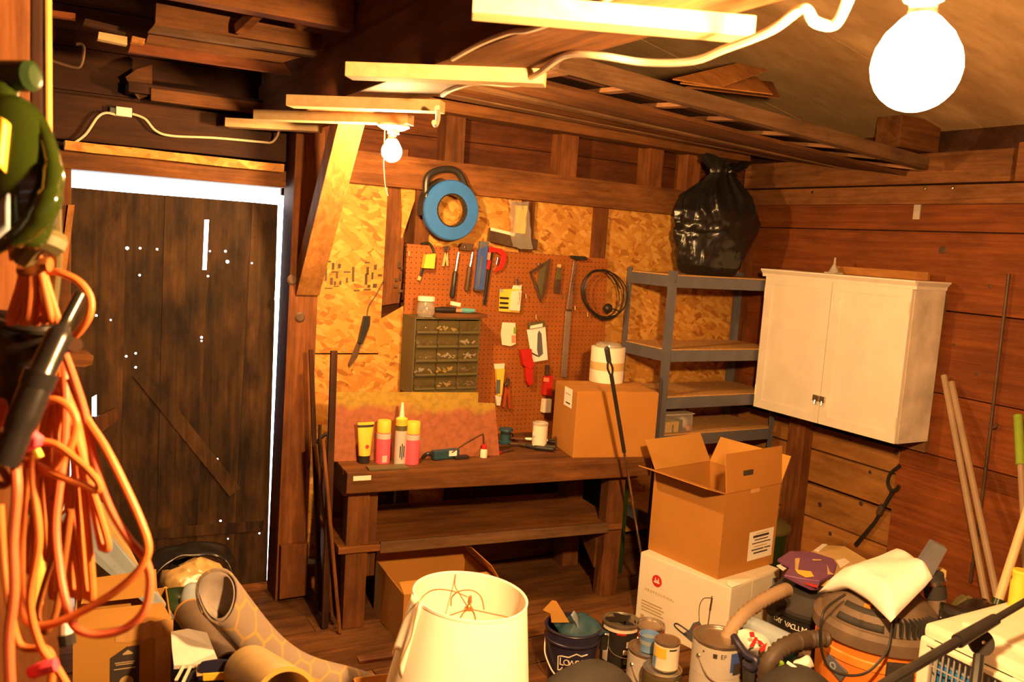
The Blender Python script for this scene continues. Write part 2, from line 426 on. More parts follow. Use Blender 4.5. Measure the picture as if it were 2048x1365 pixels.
M['greenhandle'] = plain('lime green sleeve', (.22, .34, .03), .45, var=.08)
M['teal'] = plain('teal plastic', (.02, .065, .095), .5, var=.2)
M['tealbright'] = plain('turquoise plastic', (.10, .33, .36), .45, var=.1)
M['purple'] = plain('purple packet', (.17, .055, .15), .45, var=.1)
M['tan'] = plain('tan packet', (.56, .38, .15), .5, var=.1)
M['pillow'] = plain('white cotton', (.86, .80, .74), .8, var=.03)
M['greyplastic'] = plain('dusty grey plastic', (.15, .10, .065), .6, var=.25, vs_=10)
M['hose'] = plain('ribbed grey hose', (.34, .23, .14), .6, var=.1)
M['hosedark'] = plain('ribbed dark hose', (.075, .050, .034), .55, var=.1)
M['mesh'] = plain('grey wire', (.30, .27, .25), .5, var=.1)
M['bluepad'] = plain('blue padding', (.02, .17, .50), .7, var=.15)
M['shade'] = plain('cream lampshade cloth', (.93, .87, .74), .85, var=.02)
M['wire'] = plain('brass wire', (.38, .20, .06), .4, metal=.5, var=.1)
M['cable'] = plain('dusty white cable', (.66, .52, .36), .6, var=.15)
M['brass'] = plain('yellowed pole', (.60, .38, .09), .35, var=.1)
M['stone'] = plain('grey plaster dust', (.46, .40, .33), .9, var=.2)
M['clear'] = plain('clear plastic film', (.85, .80, .70), .12, var=.03, trans=.75, alpha=.8)
M['amber'] = plain('tan plastic wrap', (.56, .36, .14), .25, var=.35, vs_=22)
M['broom'] = plain('pale broom handle', (.74, .52, .27), .5, var=.08)
M['handle'] = wood('wooden tool handle', (.30, .12, .03), (.55, .27, .09), 'z', 40, 2, vary=.1, stain=.1)
M['rugback'] = plain('grey rug backing', (.36, .30, .26), .9, var=.12, vs_=40)
M['maroon'] = plain('red-brown paint label', (.34, .06, .012), .4, var=.1)
M['greylabel'] = plain('grey can label', (.52, .47, .42), .5, var=.05)
M['rug'] = hexrug('honeycomb rug', (.27, .20, .15), (.44, .27, .09), 6.5, 8.5)
M['board'] = paintboard('old two-colour paint')
M['bulb'] = glow('lit bulb glass', LAMP, 1.0)
# ================================================================ SETTING
XR, YB, XL, YF = 3.9, 3.92, -0.55, -1.6
# ---- floor: worn boards running along the back wall
fl = thing('floor', kind='structure')
y = YF; k = 0
rnd = random.Random(3)
while y < YB-.001:
    w = min(rnd.uniform(.15, .21), YB-y)
    cuts = [XL, XL+rnd.uniform(1.2, 2.6), XR]
    for a, c in zip(cuts, cuts[1:]):
        dz = rnd.uniform(-.003, .003)
        obj('plank', B().box2((a+.002, y+.003, -.04), (c-.002, y+w-.003, dz)), M['floor'], fl)
    y += w
obj('subfloor', B().box2((XL-.1, YF-.1, -.12), (XR+.1, YB+.1, -.041)), M['dark_x'], fl)

# ---- back wall
bw = thing('wall_back', kind='structure')
Yo = 3.90
def wpoly(pts, Y, t):                                # polygon surveyed on the plane y=Y, t thick towards the room
    return B().prism([P(x, y, 'y', Y) for x, y in pts], (0, -t, 0))
# outer cladding: red-brown boards seen between the studs and above the strand board
z = 0.0
rnd = random.Random(5)
for k in range(18):
    h = rnd.uniform(.15, .2)
    if z > 3.0: break
    if z+h < 1.86:
        obj('plank', B().box2((1.08, 3.985, z+.002), (XR+.1, 4.01, z+h-.002)), M['redwood_x'], bw)
        obj('plank', B().box2((XL-.1, 3.985, z+.002), (.10, 4.01, z+h-.002)), M['dark_x'], bw)
    else:
        obj('plank', B().box2((XL-.1, 3.985, max(z, 1.875)+.002), (1.02, 4.01, z+h-.002)), M['dark_x'], bw)
        obj('plank', B().box2((1.024, 3.985, z+.002), (XR+.1, 4.01, z+h-.002)), M['redwood_x'], bw)
    z += h
obj('backing', B().box2((1.07, 4.012, -.12), (XR+.1, 4.06, 3.3)), M['dark_x'], bw)
obj('backing', B().box2((XL-.1, 4.012, -.12), (.11, 4.06, 3.3)), M['dark_x'], bw)
obj('backing', B().box2((.10, 4.012, 1.93), (1.08, 4.06, 3.3)), M['dark_x'], bw)
# strand board sheets nailed between the studs
obj('panel', wpoly([(618, 345), (775, 352), (757, 706), (600, 706)], 3.905, .011), M['osb'], bw)
obj('panel', wpoly([(600, 709), (757, 709), (752, 905), (590, 1180)], 3.905, .011), M['osb'], bw)
obj('panel', wpoly([(798, 318), (840, 330), (830, 395), (812, 450), (801, 482), (803, 430)], 3.905, .008), M['osb'], bw)
obj('panel', wpoly([(757, 640), (806, 612), (797, 905), (752, 905)], 3.905, .008), M['osb'], bw)
obj('stud', wpoly([(768, 300), (814, 300), (801, 560), (796, 605), (756, 612)], 3.925, .018), M['timber_z'], bw)
obj('panel', B().box2((P(836, 420, 'y', 3.9).x, 3.90, .02), (2.798, 3.912, 2.06)), M['osb'], bw)
obj('panel', B().box2((2.802, 3.90, .02), (3.84, 3.912, 2.06)), M['osb'], bw)
# studs and plates
st = [(1.65, 1.725, 1.60, 2.06, 3.875), (2.255, 2.325, 1.62, 2.06, 3.875), (2.71, 2.80, .05, 2.06, 3.876)]
for a, c, z0, z1, yy in st:
    obj('stud', B().box2((a, yy, z0), (c, 3.985, z1), .003), M['dark_z'] if yy > 3.9 else M['timber_z'], bw)
for px in (912, 1143, 1318, 1395):
    p = P(px, 260, 'y', 3.88)
    obj('stud', B().box2((p.x-.052, 3.88, 2.06), (p.x+.052, 3.985, 2.36), .003), M['timber_z'], bw)
obj('plate', B().hexa([V((1.13, 3.84, 1.925)), V((3.86, 3.84, 1.915)), V((3.86, 3.84, 2.055)), V((1.13, 3.84, 2.075))],
                      [V((1.13, 3.985, 1.925)), V((3.86, 3.985, 1.915)), V((3.86, 3.985, 2.055)), V((1.13, 3.985, 2.075))]), M['timber_x'], bw)
a, c = P(890, 208, 'y', 3.80), P(1410, 302, 'y', 3.80)
obj('plate', B().bar(a+V((-.6, .06, -.0)), c+V((.35, .06, 0)), .14, .055, bevel=.004), M['timber_x'], bw)
# low sill and blocking seen under the bench
obj('sill', B().box2((1.16, 3.80, .0), (2.89, 3.985, .12), .006), M['timber_x'], bw)
obj('blocking', B().box2((1.9, 3.87, .28), (2.6, 3.90, .40), .005), M['dark_x'], bw)
obj('blocking', B().box2((2.0, 3.875, .52), (2.7, 3.90, .60), .005), M['timber_x'], bw)
for x in (1.62, 1.98, 2.36):
    obj('stud', B().box2((x, 3.869, .12), (x+.07, 3.90, .72), .004), M['dark_z'], bw)
# above and around the door
obj('header', B().box2((.05, 3.82, 1.872), (1.0, 3.985, 1.945), .004), M['timber_x'], bw)
b = B()
a, c = P(128, 292, 'y', 3.82), P(562, 338, 'y', 3.82)
b.bar(a, c, .10, .036); bmesh.ops.subdivide_edges(b.bm, edges=b.bm.edges[:], cuts=6, use_grid_fill=True); b.wobble(.004, 30)
obj('rough_strip', b, M['osb'], bw)
obj('header', B().box2((.05, 3.83, 1.985), (1.0, 3.985, 2.16), .006), M['dark_x'], bw)
obj('ledge', B().bar(P(300, 190, 'y', 3.86), P(545, 222, 'y', 3.86), .06, .05, bevel=.004), M['timber_x'], bw)
obj('ledge', B().box2((.36, 3.84, 2.20), (1.0, 3.985, 2.24), .004), M['dark_x'], bw)
obj('patch', wpoly([(250, 155), (275, 139), (303, 131), (303, 190), (276, 200), (262, 180)], 3.90, .02), M['timber_x'], bw)
obj('stud', B().box2((-.02, 3.83, 0), (.158, 3.985, 1.872), .005), M['timber_z'], bw)      # left jamb stud
obj('trim', wpoly([(136, 410), (149, 410), (132, 545), (118, 545)], 3.83, .02), M['pine_y'], bw)
# ---- the post by the door with its brace
po = thing('trim_1', kind='structure')
xb, xt = P(537, 1100, 'y', 3.88).x, P(568, 400, 'y', 3.88).x
xb, xt = xb-(xt-xb)*.18, xt+(xt-xb)*.12               # the post leans a little to the right
b = B().hexa([V((xb, 3.72, 0)), V((xb+.135, 3.72, 0)), V((xb+.135, 3.88, 0)), V((xb, 3.88, 0))], [V((xt, 3.72, 2.13)), V((xt+.125, 3.72, 2.13)), V((xt+.125, 3.88, 2.13)), V((xt, 3.88, 2.13))])
obj('post', b, M['timber_z'], po)
obj('brace', B().bar((1.085, 3.745, 1.43), (1.085, 3.245, 2.14), .105, .085, up=(0, 1, 0), bevel=.005), M['brace'], po)
obj('post_block', B().box2((xb+.01, 3.685, .02), (xb+.135, 3.719, .27), .004), M['timber_z'], po)
for (px, py) in ((585, 560), (600, 635)):
    p = P(px, py, 'y', 3.718)
    obj('knot', B().lathe([(.0, .004), (.016, .004), (.024, 0)], 14, p, (0, -1, 0)), M['iron'], po)
# corner post and the one beside it
cp = thing('trim_2', kind='structure')
obj('post', B().box2((3.84, 3.845, 0), (3.899, 3.899, 2.05), .004), M['timber_z'], cp)
obj('post', B().box2((3.825, 3.255, 0), (3.899, 3.37, .90), .005), M['timber_z'], cp)

# ---- right wall: wide horizontal boards
rw = thing('wall_right', kind='structure')
edges = [0, .25, .45, .64, .79, 1.10, 1.505, 1.888, 2.118]
rnd = random.Random(9)
for i, (a, c) in enumerate(zip(edges, edges[1:])):
    if c < .85:
        obj('plank', B().box2((3.9, 2.70, a+.004), (3.935, 3.9, c-.006-.01*(i % 2)), .004), M['pine_y'], rw)
        obj('plank', B().box2((3.9, YF, a+.003), (3.925, 2.695, c-.003), .003), M['redwood_y'], rw)
    else:
        cut = rnd.uniform(-.6, .6)
        o = rnd.uniform(0, .008)
        obj('plank', B().box2((3.9-o, cut+.002, a+.003), (3.935, YB, c-.003), .003), M['redwood_y'], rw)
        obj('plank', B().box2((3.9, YF, a+.003), (3.935, cut-.002, c-.003), .003), M['redwood_y'], rw)
obj('backing', B().box2((3.936, YF-.1, -.1), (4.0, YB+.1, 3.3)), M['dark_x'], rw)
obj('sheet', B().box2((3.878, 1.2, .02), (3.899, 2.695, .70), .003), M['redwood_y'], rw)
# top beam of the right wall
obj('beam', B().box2((3.83, 2.275, 2.118), (3.935, YB, 2.265), .006), M['timber_y'], rw)
obj('beam', B().box2((3.845, YF, 2.118), (3.935, 2.265, 2.29), .006), M['timber_y'], rw)
obj('beam', B().box2((3.865, YF, 2.02), (3.94, YB, 2.112), .004), M['timber_y'], rw)
p = P(1838, 262, 'x', 3.83)
obj('rafter_end', B().box2((3.6, p.y-.07, 2.27), (3.9, p.y+.07, 2.42), .005), M['timber_x'], rw)
for px, py in ((1625, 385), (1815, 323), (1850, 377), (1905, 376)):
    q = P(px, py, 'x', 3.826 if py < 350 else 3.862)
    obj('nail_plate', B().lathe([(0, .004), (.007, .003), (.009, 0)], 10, q, (-1, 0, 0)), M['chrome'], rw)
q = P(1835, 415, 'x', 3.895)
obj('paint_mark', B().box2((3.892, q.y-.018, q.z-.06), (3.8985, q.y+.018, q.z+.05)), M['stone'], rw)

# ---- left partition close to the camera, and the walls behind the camera
lw = thing('wall_left', kind='structure')
obj('backing', B().box2((XL-.06, YF, -.1), (XL, YB, 3.3)), M['dark_x'], lw)
p = P(80, 150, 'y', 1.75)
obj('board', B().box2((XL, 1.75, 0), (p.x-.015, 1.79, 2.6), .004), M['timber_z'], lw)
obj('post', B().box2((p.x-.013, 1.765, 0), (p.x+.004, 1.90, 2.6), .004), M['dark_z'], lw)
obj('board', wpoly([(-120, 955), (112, 955), (120, 1500), (-160, 1500)], 1.62, .03), M['timber_z'], lw)
rr = thing('wall_rear', kind='structure')
z = 0; k = 0
while z < 3.0:
    obj('plank', B().box2((XL-.05, YF-.05, z+.003), (XR+.05, YF, z+.247), .003), M['redwood_x'], rr); z += .25

# ---- roof and loft
ce = thing('ceiling', kind='structure')
# roof sheathing: flat over the left loft, sloping down to the right wall
for i in range(7):
    y0 = YF+i*.82
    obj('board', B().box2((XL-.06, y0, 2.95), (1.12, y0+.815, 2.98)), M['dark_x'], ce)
    q = [V((1.10, y0, 2.98)), V((3.97, y0, 2.375)), V((3.97, y0+.815, 2.375)), V((1.10, y0+.815, 2.98))]
    obj('board', B().hexa([v+V((0, 0, .02)) for v in q], q), M['plywood'], ce)
obj('backing', B().box2((XL-.1, YF-.1, 3.02), (XR+.12, YB+.15, 3.06)), M['dark_x'], ce)
# main beam
obj('beam', B().box2((.893, YF, 2.13), (1.10, 3.93, 2.31), .006), M['timber_y'], ce)
obj('beam', B().box2((.905, YF, 2.312), (1.09, 3.93, 2.44), .005), M['timber_y'], ce)
# loft joists over the left bay
for yy, zz in ((2.66, 2.325), (1.2, 2.325)):
    obj('joist', B().box2((XL, yy, zz), (.89, yy+.06, zz+.14), .004), M['timber_x'], ce)
obj('joist', B().bar(P(478, 60, 'y', 2.92), P(520, 20, 'y', 2.80), .03, .03), M['timber_x'], ce)
# low tie over the right bay: a flat grey board, falling slightly to the right wall
a, c = P(1112, 122, 'y', 2.6), P(1700, 286, 'y', 2.6)
obj('joist', B().bar(a, c+(c-a)*.34, .05, .058, bevel=.004), M['grey_x'], ce)
def zl(x, y):                                         # the loft falls a little to the right wall
    f = (y-2.6)/1.3
    return (1-f)*(2.338-.071*(x-1.15))+f*(2.385-.02*(x-1.15))
def strip(y0, y1, dz, t, mt, x0=1.12, x1=3.86, nm='board'):
    q = [V((x0, y0, zl(x0, y0)+dz)), V((x1, y0, zl(x1, y0)+dz)), V((x1, y1, zl(x1, y1)+dz)), V((x0, y1, zl(x0, y1)+dz))]
    obj(nm, B().hexa(q, [v+V((0, 0, t)) for v in q]), M[mt], ce)
strip(2.80, 3.14, -.018, .016, 'timber_x')
strip(3.20, 3.28, -.024, .022, 'grey_x')
strip(3.36, 3.52, -.018, .016, 'timber_x')
strip(3.57, 3.70, -.020, .018, 'grey_x')
rnd = random.Random(21)
for i in range(9):
    x = 1.36+i*.29+rnd.uniform(-.03, .03)
    obj('slat', B().bar((x, 2.63, zl(x, 2.63)+.010), (x+.03, 3.9, zl(x, 3.9)+.010), .05, .016), M['grey_y'], ce)
for y0, y1 in ((2.74, 3.1), (3.11, 3.5), (3.51, 3.9)):
    strip(y0, y1, .022, .016, 'dark_x', 1.2, 3.7)

# knots and nail holes in the boards of the right wall
for px, py, r in ((1792, 905, .016), (1722, 1008, .013), (1740, 945, .010), (1640, 1010, .014), (1953, 748, .009), (1980, 573, .009), (1885, 500, .018), (1660, 1068, .012), (1700, 880, .008), (1908, 690, .007)):
    q = P(px, py, 'x', 3.8995 if py > 830 else 3.8925)
    obj('knot', B().lathe([(0, .0008), (r*.7, .0008), (r, .0), (r*1.1, -.001)], 14, q, (-1, 0, 0)), M['iron'], rw, smooth=True)
# ================================================================ the plank door
dr = thing('door_1', kind='structure')
def dpt(px, py): return P(px, py, 'y', 3.90)
top = [(132, 374), (255, 385), (330, 391), (420, 398), (505, 405), (556, 410)]
bot = [(150, 1185), (235, 1185), (310, 1185), (390, 1185), (465, 1185), (533, 1185)]
holes = [(255, 497, 5), (281, 497, 3.5), (315, 499, 3.5), (280, 551, 3.5), (193, 632, 3.5), (222, 641, 3), (456, 524, 5.5), (452, 503, 4), (421, 503, 3),
         (417, 553, 3.5), (404, 676, 4), (404, 683, 3), (272, 708, 3.5), (253, 714, 3.5), (272, 736, 3.5), (344, 832, 3), (436, 920, 3), (505, 527, 3),
         (442, 1044, 3.5), (382, 1070, 3), (458, 1066, 3.5), (457, 1080, 2.5), (520, 1069, 3)]
slots = [((409, 440), (418, 440), (413, 540), (405, 540)), ((184, 795), (193, 790), (193, 833), (184, 833)), ((553, 545), (560, 545), (556, 600), (549, 600))]
cut = B()
for hx, hy, hr in holes:
    q = P(hx, hy, 'y', 3.90)
    sight = (q-EYE).normalized()                     # nail holes cut through along the line of sight
    cut.lathe([(0, -.09), (hr*.00140, -.09), (hr*.00140, .09), (0, .09)], 8, q+V((0, .012, 0)), sight)
for sl in slots:
    a = [P(x, y, 'y', 3.89) for x, y in sl]; c = [EYE+(v-EYE)*1.04 for v in a]
    a = [EYE+(v-EYE)*.985 for v in a]
    cut.hexa(a, c)
bmesh.ops.recalc_face_normals(cut.bm, faces=cut.bm.faces)
cme = bpy.data.meshes.new('cut'); cut.bm.to_mesh(cme); cut.bm.free()
cob = bpy.data.objects.new('cut', cme); COL.objects.link(cob)
for i in range(5):
    tl, tr, br, bl = dpt(*top[i]), dpt(*top[i+1]), dpt(*bot[i+1]), dpt(*bot[i])
    for q in (br, bl): q.z = .02
    g = .0004
    tl.x += g; bl.x += g; tr.x -= g; br.x -= g
    off = (0, .004, .001, .005, .002)[i]
    o = obj('plank', B().prism([v+V((0, off, 0)) for v in (tl, tr, br, bl)], (0, .024, 0)), M['door_z'], dr)
    md = o.modifiers.new('h', 'BOOLEAN'); md.object = cob; md.operation = 'DIFFERENCE'; md.solver = 'EXACT'
    dg = bpy.context.evaluated_depsgraph_get()
    me = bpy.data.meshes.new_from_object(o.evaluated_get(dg))
    o.modifiers.clear(); o.data = me
bpy.data.objects.remove(cob)
# the ledges and the diagonal brace behind show only as low ridges
def dbar(a, c, w, nm):
    p, q = P(*a, 'y', 3.899), P(*c, 'y', 3.899)
    obj(nm, B().bar(p, q, .006, w, bevel=.002), M['door_z'], dr)
dbar((278, 745), (470, 985), .06, 'brace')
dbar((285, 1070), (527, 1052), .05, 'ledge')
obj('turn_button', wpoly([(120, 705), (170, 700), (187, 712), (184, 728), (168, 733), (118, 730)], 3.55, .02), M['timber_x'], dr)
obj('corner_gusset', wpoly([(188, 835), (230, 815), (238, 835), (198, 868)], 3.88, .02), M['timber_z'], dr)
obj('threshold', B().box2((.1, 3.87, -.03), (1.0, 4.06, .022), .004), M['timber_x'], dr)
# ================================================================ lamps and wiring overhead
def block(name_pts, w=.089, h=.038, zoff=0):
    pass
pine_ends = [((945, 12), (1500, 60)), ((698, 142), (1090, 157)), ((580, 203), (885, 214)), ((515, 231), (822, 240)), ((456, 246), (640, 256))]
plab = ['new pine block under the beam nearest the camera, brightest in the picture',
        'new pine block under the beam, second from the camera, with splinters at its right end',
        'new pine block under the beam just in front of the far bulb',
        'new pine block under the beam carrying the far bulb holder',
        'shortest new pine block under the beam, nearest the door']
for i, ((a, c), lb) in enumerate(zip(pine_ends, plab)):
    p, q = P(*a, 'z', 2.112), P(*c, 'z', 2.112)
    b = B().bar(p, q, .06, .036, bevel=.002)
    o = obj('pine_block', b, M['pine'])
    tag(o, lb, 'wood block', 'pine blocks nailed under the beam')

def bulb(c, holder, r, power, lab, hl, cordpts=None):
    t = thing('light_bulb', lab, 'light bulb', c)
    mt = glow('lit glass', LAMP, power)
    n0 = .022/r
    prof = [(.0, -r), (r*.2, -r*.98), (r*.38, -r*.925), (r*.56, -r*.83), (r*.72, -r*.69), (r*.86, -r*.51), (r*.95, -r*.29), (r, -.02*r), (r*.985, .18*r), (r*.93, .42*r), (r*.74, .78*r), (r*max(.42, n0*.9), 1.12*r), (.0165, 1.2*r)]
    obj('glass', B().lathe(prof, 48), mt, t, smooth=True)
    obj('screw_base', B().lathe([(.0165, 1.2*r), (.0165, 1.2*r+.006), (.0145, 1.2*r+.009), (.0165, 1.2*r+.012), (.0145, 1.2*r+.015), (.0165, 1.2*r+.018), (.0, 1.2*r+.019)], 16), M['chrome'], t, smooth=True)
    h = thing('lamp_holder', hl, 'lamp holder', holder)
    return t, h
hc = P(788, 239, 'z', 2.112); hc.z = 2.0875          # the holder is screwed to the underside of the pine block
c1 = hc-V((.003, 0, .037*1.2+.0195+.0275))
t, h = bulb(c1, c1+V((0, 0, .1)), .037, FAR_BULB, 'lit bare bulb hanging nose down by the brace above the workbench', 'white porcelain lamp holder disc above the far bulb')
zt = P(822, 240, 'z', 2.09).z
obj('socket', B().lathe([(.0, .0), (.02, 0), (.022, -.022), (.0, -.022)], 18, (0, 0, -.005)), M['white'], h, smooth=True)
obj('disc', B().lathe([(.0, .006), (.055, .006), (.058, -.002), (.04, -.012), (0, -.012)], 28), M['white'], h, smooth=True)
h.matrix_basis = Matrix.Translation(V((c1.x+.003, c1.y, c1.z+.037*1.2+.0195+.0275)))
c2 = PD(1832, 136, 1.06)
t, h = bulb(c2, c2+V((0, 0, .1)), .052, NEAR_BULB, 'lit bare bulb close to the camera at the upper right', 'ribbed lamp holder above the near bulb')
obj('socket', B().lathe([(0, .045), (.022, .045), (.0225, .03), (.019, .026), (.0225, .02), (.0225, .008), (.019, .004), (.0225, -.002), (.0225, -.012), (.0, -.012)], 20), M['white'], h, smooth=True)
obj('disc', B().lathe([(0, .085), (.05, .085), (.055, .045), (0, .045)], 24), M['white'], h, smooth=True)
h.matrix_basis = Matrix.Translation(V((c2.x, c2.y, c2.z+.052*1.2+.032)))
# pull string of the far bulb
s0 = c1+V((-.02, -.01, .02))
o = obj('pull_string', B().tube(spline([c1+V((-.035, -.012, .082)), c1+V((-.042, -.03, .03)), P(768, 292, 'y', c1.y-.03), P(767, 330, 'y', c1.y-.03), P(770, 372, 'y', c1.y-.02), P(775, 392, 'y', c1.y-.02)], 6), .0022, 6), M['cable'])
tag(o, 'pale pull string hanging from the far bulb holder', 'string')
# cables
def cable(name, pts, r, mt, lab, cat='cable', n=8, seg=8):
    o = obj(name, B().tube(spline(pts, n), r, seg), M[mt], smooth=True); tag(o, lab, cat); return o
cable('electric_cable', [P(885, 190, 'z', 2.105), P(905, 178, 'z', 2.105), P(955, 165, 'z', 2.1), P(1030, 168, 'z', 2.1), P(1075, 148, 'z', 2.11), P(1130, 112, 'z', 2.12), P(1200, 112, 'z', 2.1),
                   P(1290, 125, 'z', 2.08), P(1385, 122, 'z', 2.06), P(1450, 98, 'z', 2.06), P(1540, 62, 'z', 2.06), P(1605, 18, 'z', 2.07), P(1630, 44, 'z', 2.05), P(1668, 50, 'z', 2.05), P(1692, 10, 'z', 2.06), P(1705, -30, 'z', 2.08)],
      .0075, 'cable', 'dusty white cable looping from the pine blocks across to the near bulb')
cable('electric_cable', [P(905, 118, 'x', .889), P(960, 88, 'x', .889), P(1020, 65, 'x', .886), P(1060, 60, 'x', .886), P(1140, 32, 'x', .886), P(1230, -10, 'x', .886)], .006, 'cable', 'straight pale cable stapled along the side of the main beam')
cable('electric_cable', [P(150, 285, 'y', 3.80), P(172, 268, 'y', 3.80), P(195, 235, 'y', 3.80), P(212, 226, 'y', 3.80), P(232, 230, 'y', 3.805)], .005, 'cable', 'short pale cable rising from the door header to the white junction box')
cable('electric_cable', [P(265, 228, 'y', 3.805), P(290, 238, 'y', 3.80), P(312, 262, 'y', 3.80), P(345, 272, 'y', 3.80), P(430, 276, 'y', 3.80), P(520, 284, 'y', 3.80), P(542, 285, 'y', 3.79), P(553, 275, 'y', 3.76), P(558, 262, 'y', 3.72)],
      .005, 'cable', 'pale cable sagging above the door from the junction box to the pine blocks')
cable('electric_cable', [P(875, 215, 'z', 2.09), P(876, 235, 'z', 2.07), P(872, 250, 'z', 2.05), P(868, 245, 'z', 2.05)], .008, 'cable', 'stub of thick cable poking down behind the far bulb')
o = thing('junction_box', 'small white junction box on the dark header above the door', 'junction box', P(248, 224, 'y', 3.80))
obj('body', B().box((0, .012, 0), (.058, .036, .036), None, .003), M['white'], o)
obj('clamp', B().box((-.04, .015, .002), (.024, .024, .024), None, .003), M['black'], o)
# copper-coloured bent rod in the dark corner
o = obj('bent_rod', B().tube(spline([P(105, 122, 'y', 3.6), P(150, 135, 'y', 3.6), P(163, 128, 'y', 3.6), P(168, 98, 'y', 3.6), P(162, 88, 'y', 3.6), P(152, 88, 'y', 3.6)], 5), .006, 8), M['iron'], smooth=True)
tag(o, 'bent copper coloured rod sticking out high left of the door', 'rod')
o = obj('conduit_pipe', B().tube([P(96, -60, 'y', 1.9), P(97, 120, 'y', 1.9), P(98, 300, 'y', 1.9)], .0065, 10), M['brass'], smooth=True)
tag(o, 'thin yellowed upright pipe beside the left partition', 'pipe')
# lumber stored on the loft joists over the door
def lum(pts, Y, t, mt, lab):
    o = obj('stored_board', wpoly(pts, Y, t), M[mt]); tag(o, lab, 'board', 'boards stored on the loft joists'); return o
lum([(310, 10), (640, 72), (642, 104), (308, 50)], 3.0, .03, 'timber_x', 'widest pale brown board lying over the door among the stored lumber')
lum([(305, 55), (640, 108), (625, 116), (295, 66)], 2.96, .04, 'grey_x', 'narrow grey edge board directly under the widest stored board')
lum([(296, 66), (600, 116), (560, 128), (290, 88)], 3.08, .03, 'timber_x', 'third stored board down over the door with a notch')
lum([(262, 84), (565, 130), (580, 152), (255, 106)], 3.12, .03, 'redwood_x', 'lowest reddish stored board over the door')
lum([(196, 68), (252, 78), (252, 94), (194, 82)], 3.1, .04, 'pine', 'short pale offcut at the left end of the stored boards')
lum([(262, 76), (288, 82), (286, 92), (260, 88)], 3.08, .04, 'pine_y', 'tiny orange offcut between the stored boards')
lum([(170, 40), (250, 60), (250, 72), (165, 52)], 3.2, .03, 'dark_x', 'dark board end high left above the pale offcut')
lum([(90, 22), (150, 30), (150, 42), (90, 34)], 3.3, .03, 'redwood_x', 'dark red board stub at the far left of the loft')
# wood on the loft at the right
def woodpile():
    specs = [((1345, 160), (1475, 128), (1535, 142), (1440, 176), 2.42, 'pine_y', 'topmost orange plank of the short stack on the loft'),
             ((1360, 168), (1465, 142), (1515, 156), (1545, 190), 2.405, 'pine_y', 'middle orange plank of the short stack on the loft'),
             ((1370, 176), (1480, 158), (1545, 166), (1560, 198), 2.39, 'timber_x', 'lowest ragged plank of the short stack on the loft')]
    for a, b_, c, d, Y, mt, lab in specs:
        pts = [P(x, y, 'y', Y) for (x, y), Y in zip((a, b_, c, d), (2.66, 2.92, 2.92, 2.66))]
        o = obj('stored_plank', B().prism(pts, (0, .0, .005)), M[mt])
        tag(o, lab, 'plank', 'short planks stacked on the loft')
woodpile()
# ================================================================ workbench and what stands on it
ang = math.atan2(3.165-3.29, 2.5-1.25)               # the bench stands slightly askew to the wall
bx = thing('workbench', 'old brown timber workbench with thick top and a low shelf against the strand board wall', 'workbench', (1.25, 3.29, 0), ang)
BT = .712                                            # height of the top
L_ = 1.30
obj('top', B().box2((-.10, .04, BT-.05), (L_+.08, .56, BT), .006), M['bench'], bx)
ap = B().box2((-.10, -.035, BT-.088), (L_+.08, .035, BT+.002), .006)
bmesh.ops.subdivide_edges(ap.bm, edges=ap.bm.edges[:], cuts=3, use_grid_fill=True); ap.wobble(.003, 9)
obj('front_rail', ap, M['bench'], bx)
obj('end_rail', B().box2((-.095, .04, BT-.12), (-.05, .54, BT-.051), .004), M['bench'], bx)
obj('end_rail', B().box2((L_+.02, .04, BT-.12), (L_+.06, .54, BT-.051), .004), M['bench'], bx)
for x, y in ((-.03, .0), (L_-.06, .0), (-.03, .44), (L_-.06, .44)):
    obj('leg', B().box2((x-.045, y+.036 if y < .1 else y, 0), (x+.05, y+.11, BT-.052), .006), M['bench_z'], bx)
obj('leg_sister', B().box2((.022, .06, .22), (.062, .15, BT-.052), .005), M['bench_z'], bx)
sh = B().box2((-.11, .02, .345), (L_-.02, .55, .375), .004)
obj('shelf_board', sh, M['bench'], bx)
obj('shelf_rail', B().box2((.07, .015, .335), (L_-.10, .034, .385), .004), M['grey_x'], bx)
obj('bracket', B().prism([(L_-.115, .1, .33), (L_-.115, .30, .33), (L_-.115, .30, .27), (L_-.115, .1, .13)], (.04, 0, 0)), M['bench'], bx)
obj('paint_drip', B().box2((-.075, -.0385, BT-.032), (.0, -.0365, BT-.012), .0005), M['white'], bx)
bw_m = bx.matrix_basis.copy()
def bench_at(px, py): return P(px, py, 'z', BT+.001)

# painted board standing against the tools
p0, p1 = bench_at(668, 924), bench_at(999, 911)
t = thing('painted_board', 'notched board painted mustard yellow over faded pink, propped on the bench behind the spray cans', 'board', p0)
Yb = lambda px, py: None
n = (p1-p0).normalized(); back = V((-n.y, n.x, 0)); back = back if back.y > 0 else -back
def onboard(px, py):                                  # point of the leaning board's plane
    nrm = n.cross(V((0, 0, 1))+back*.12).normalized()
    d = FW + RT*((px-CX)/F) - UP*((py-CY)/F)
    return EYE + d*((p0-EYE).dot(nrm)/d.dot(nrm))
pts = [onboard(*q) for q in ((668, 924), (999, 911), (990, 808), (956, 806), (957, 786), (664, 785))]
b = B().prism(pts, back*.012)
obj('panel', b, M['board'], t, world=True)

